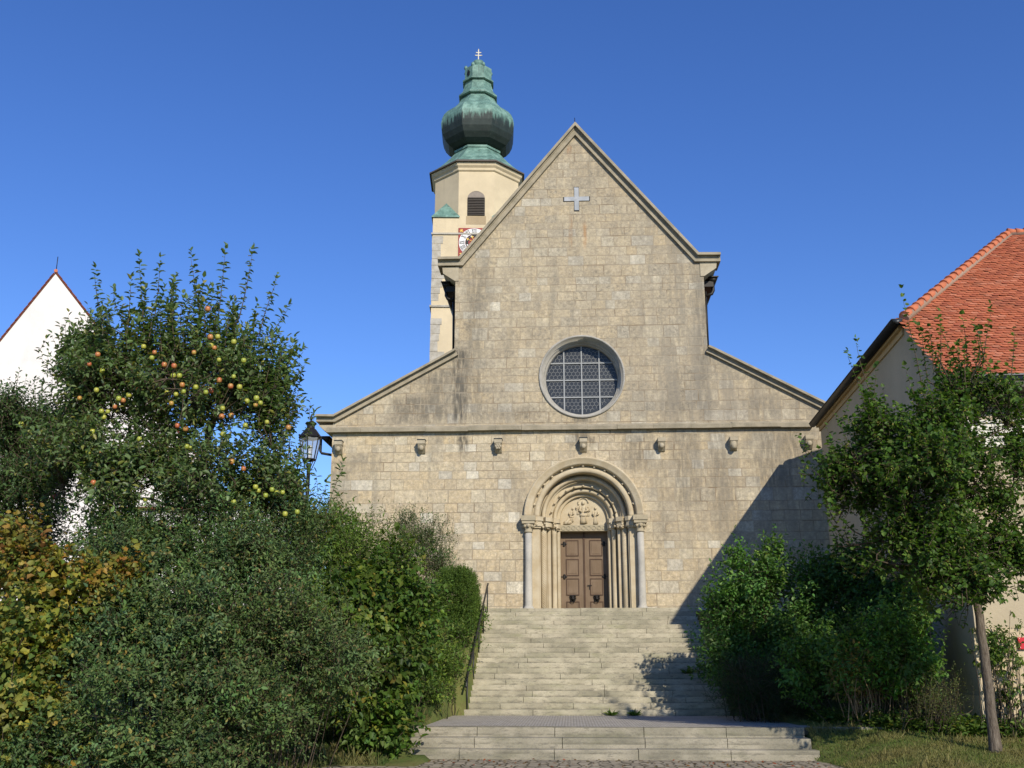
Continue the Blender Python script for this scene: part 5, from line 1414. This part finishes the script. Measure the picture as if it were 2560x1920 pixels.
# ground cover, grass, weeds, fallen leaves
def cover():
    rng = np.random.RandomState(50); n = 5200
    x = rng.uniform(5.2, 9.2, n); y = rng.normal(0, .28, n) + np.interp(x, [5.2, 6.0, 7.2, 9.2], [23.9, 22.3, 21.3, 20.9])
    ok = ~((x > 7.9) & (y > 21.2)); x, y = x[ok], y[ok]; n = len(x)
    z = terrain(x, y); hh = rng.uniform(.05, .38, n)
    P = np.stack([x, y, z + hh*rng.uniform(.2, 1, n)], 1); D = rng.normal(0, 1, (n, 3)); D[:, 2] = np.abs(D[:, 2])*.5
    o = leaves('ground_cover', P, D, np.tile([0, -.3, 1.0], (n, 1)) + rng.normal(0, .4, (n, 3)), rng.uniform(.06, .12, n), rng.uniform(.04, .07, n), pick(rng, n, G_mid), None, mat_leaf)
    tag(o, 'low leafy ground cover along the foot of the bushes', 'ground cover', kind='stuff')
cover()
def grass(name, label, n, region, hgt, pal, seed):
    rng = np.random.RandomState(seed)
    x, y = region(rng, n); n = len(x)
    z = terrain(x, y)
    ok = z > .005; x, y, z = x[ok], y[ok], z[ok]; n = len(x)
    clump = np.array([noise.noise(Vector((a*1.1, b*1.1, 0))) for a, b in zip(x, y)])
    P = np.stack([x, y, z - .01], 1); D = rng.normal(0, .45, (n, 3)); D[:, 2] = 1
    Hh = hgt*rng.uniform(.5, 1.3, n)*(1 + clump*.8)
    C = pick(rng, n, pal); tuft = (rng.rand(n) < .06)*1.2; Hh = Hh*(1 + tuft); dry = np.clip(clump*1.6 + .35 + np.clip((21 - y)*.16, -.25, .4), 0, 1)[:, None]
    C = C*(1 - dry*.75) + np.array([.26, .22, .09])*dry*.75
    o = leaves(name, P, D, rng.normal(size=(n, 3)), Hh, np.full(n, .011), C, None, mat_grass, 0, .25)
    tag(o, label, 'grass', kind='stuff')
gp = [(4, (.10, .15, .032)), (3, (.13, .17, .04)), (2, (.18, .17, .06))]
def reg_r(rng, n):
    x = rng.uniform(4.2, 11.5, n); y = rng.uniform(16.8, 24.8, n)
    ok = (y < np.interp(x, [4.6, 6, 8, 11.5], [24.9, 22.8, 21.4, 21.1])) & ~((x < 5.0) & (y > 22.3)) & ~((x < 4.72) & (y > 21.1))
    return x[ok], y[ok]
grass('lawn_grass', 'short half-dry lawn grass right of the lower steps', 120000, reg_r, .055, gp, 60)
def reg_l(rng, n):
    x = rng.uniform(-7.5, -2.8, n); y = rng.uniform(18.4, 28.5, n)
    ok = ~((x > -3.4) & (y < 21.0)) & ~((x > -3.06) & (y > 22.3) & (y < 27.8)) & ~((x > -3.3) & (y > 21) & (y < 22.4))
    return x[ok], y[ok]
grass('verge_grass', 'longer green grass on the bank left of the steps', 60000, reg_l, .12, [(4, (.075, .125, .03)), (3, (.10, .15, .04)), (1, (.14, .13, .05))], 61)
for i, (x, k_, lb) in enumerate(((1.05, 0, 'small weed tuft at the foot of the staircase, left of its neighbour'), (1.62, 0, 'small weed tuft at the foot of the staircase, nearest the tree shadow'), (3.25, 7, 'broad-leaved weed growing between steps near the bush shadow'))):
    rng = np.random.RandomState(70 + i); y = 27.9 + SG*k_ - .03; z = SZ + SR*k_ + .005; n = 26
    root = empty('weed_tuft', (x, y, z), lb, 'weed', 'weeds on the staircase')
    P = np.tile([x, y, z], (n, 1)) + rng.normal(0, .03, (n, 3))*np.array([1, .3, 0]); D = rng.normal(0, .7, (n, 3)); D[:, 2] = rng.uniform(.4, 1.2, n); D[:, 1] = -np.abs(D[:, 1])
    leaves('leaves', P, D, rng.normal(size=(n, 3)) + np.array([0, -1, 1]), rng.uniform(.12, .24, n), rng.uniform(.03, .05, n), pick(rng, n, G_fresh), root, mat_leaf)
def litter():
    rng = np.random.RandomState(80); n = 130
    x = rng.uniform(-3.4, 4.8, n); y = rng.uniform(19.6, 21.15, n)
    P = np.stack([x, y, np.full(n, .012)], 1); D = rng.normal(0, 1, (n, 3)); D[:, 2] *= .15
    o = leaves('fallen_leaves', P, D, np.tile([0, 0, 1.0], (n, 1)) + rng.normal(0, .3, (n, 3)), rng.uniform(.05, .09, n), rng.uniform(.03, .05, n), pick(rng, n, [(3, (.22, .10, .03)), (2, (.16, .12, .05)), (1, (.3, .07, .03))]), None, mat_leaf)
    tag(o, 'scattered fallen leaves on the cobbled square', 'leaves', kind='stuff')
litter()
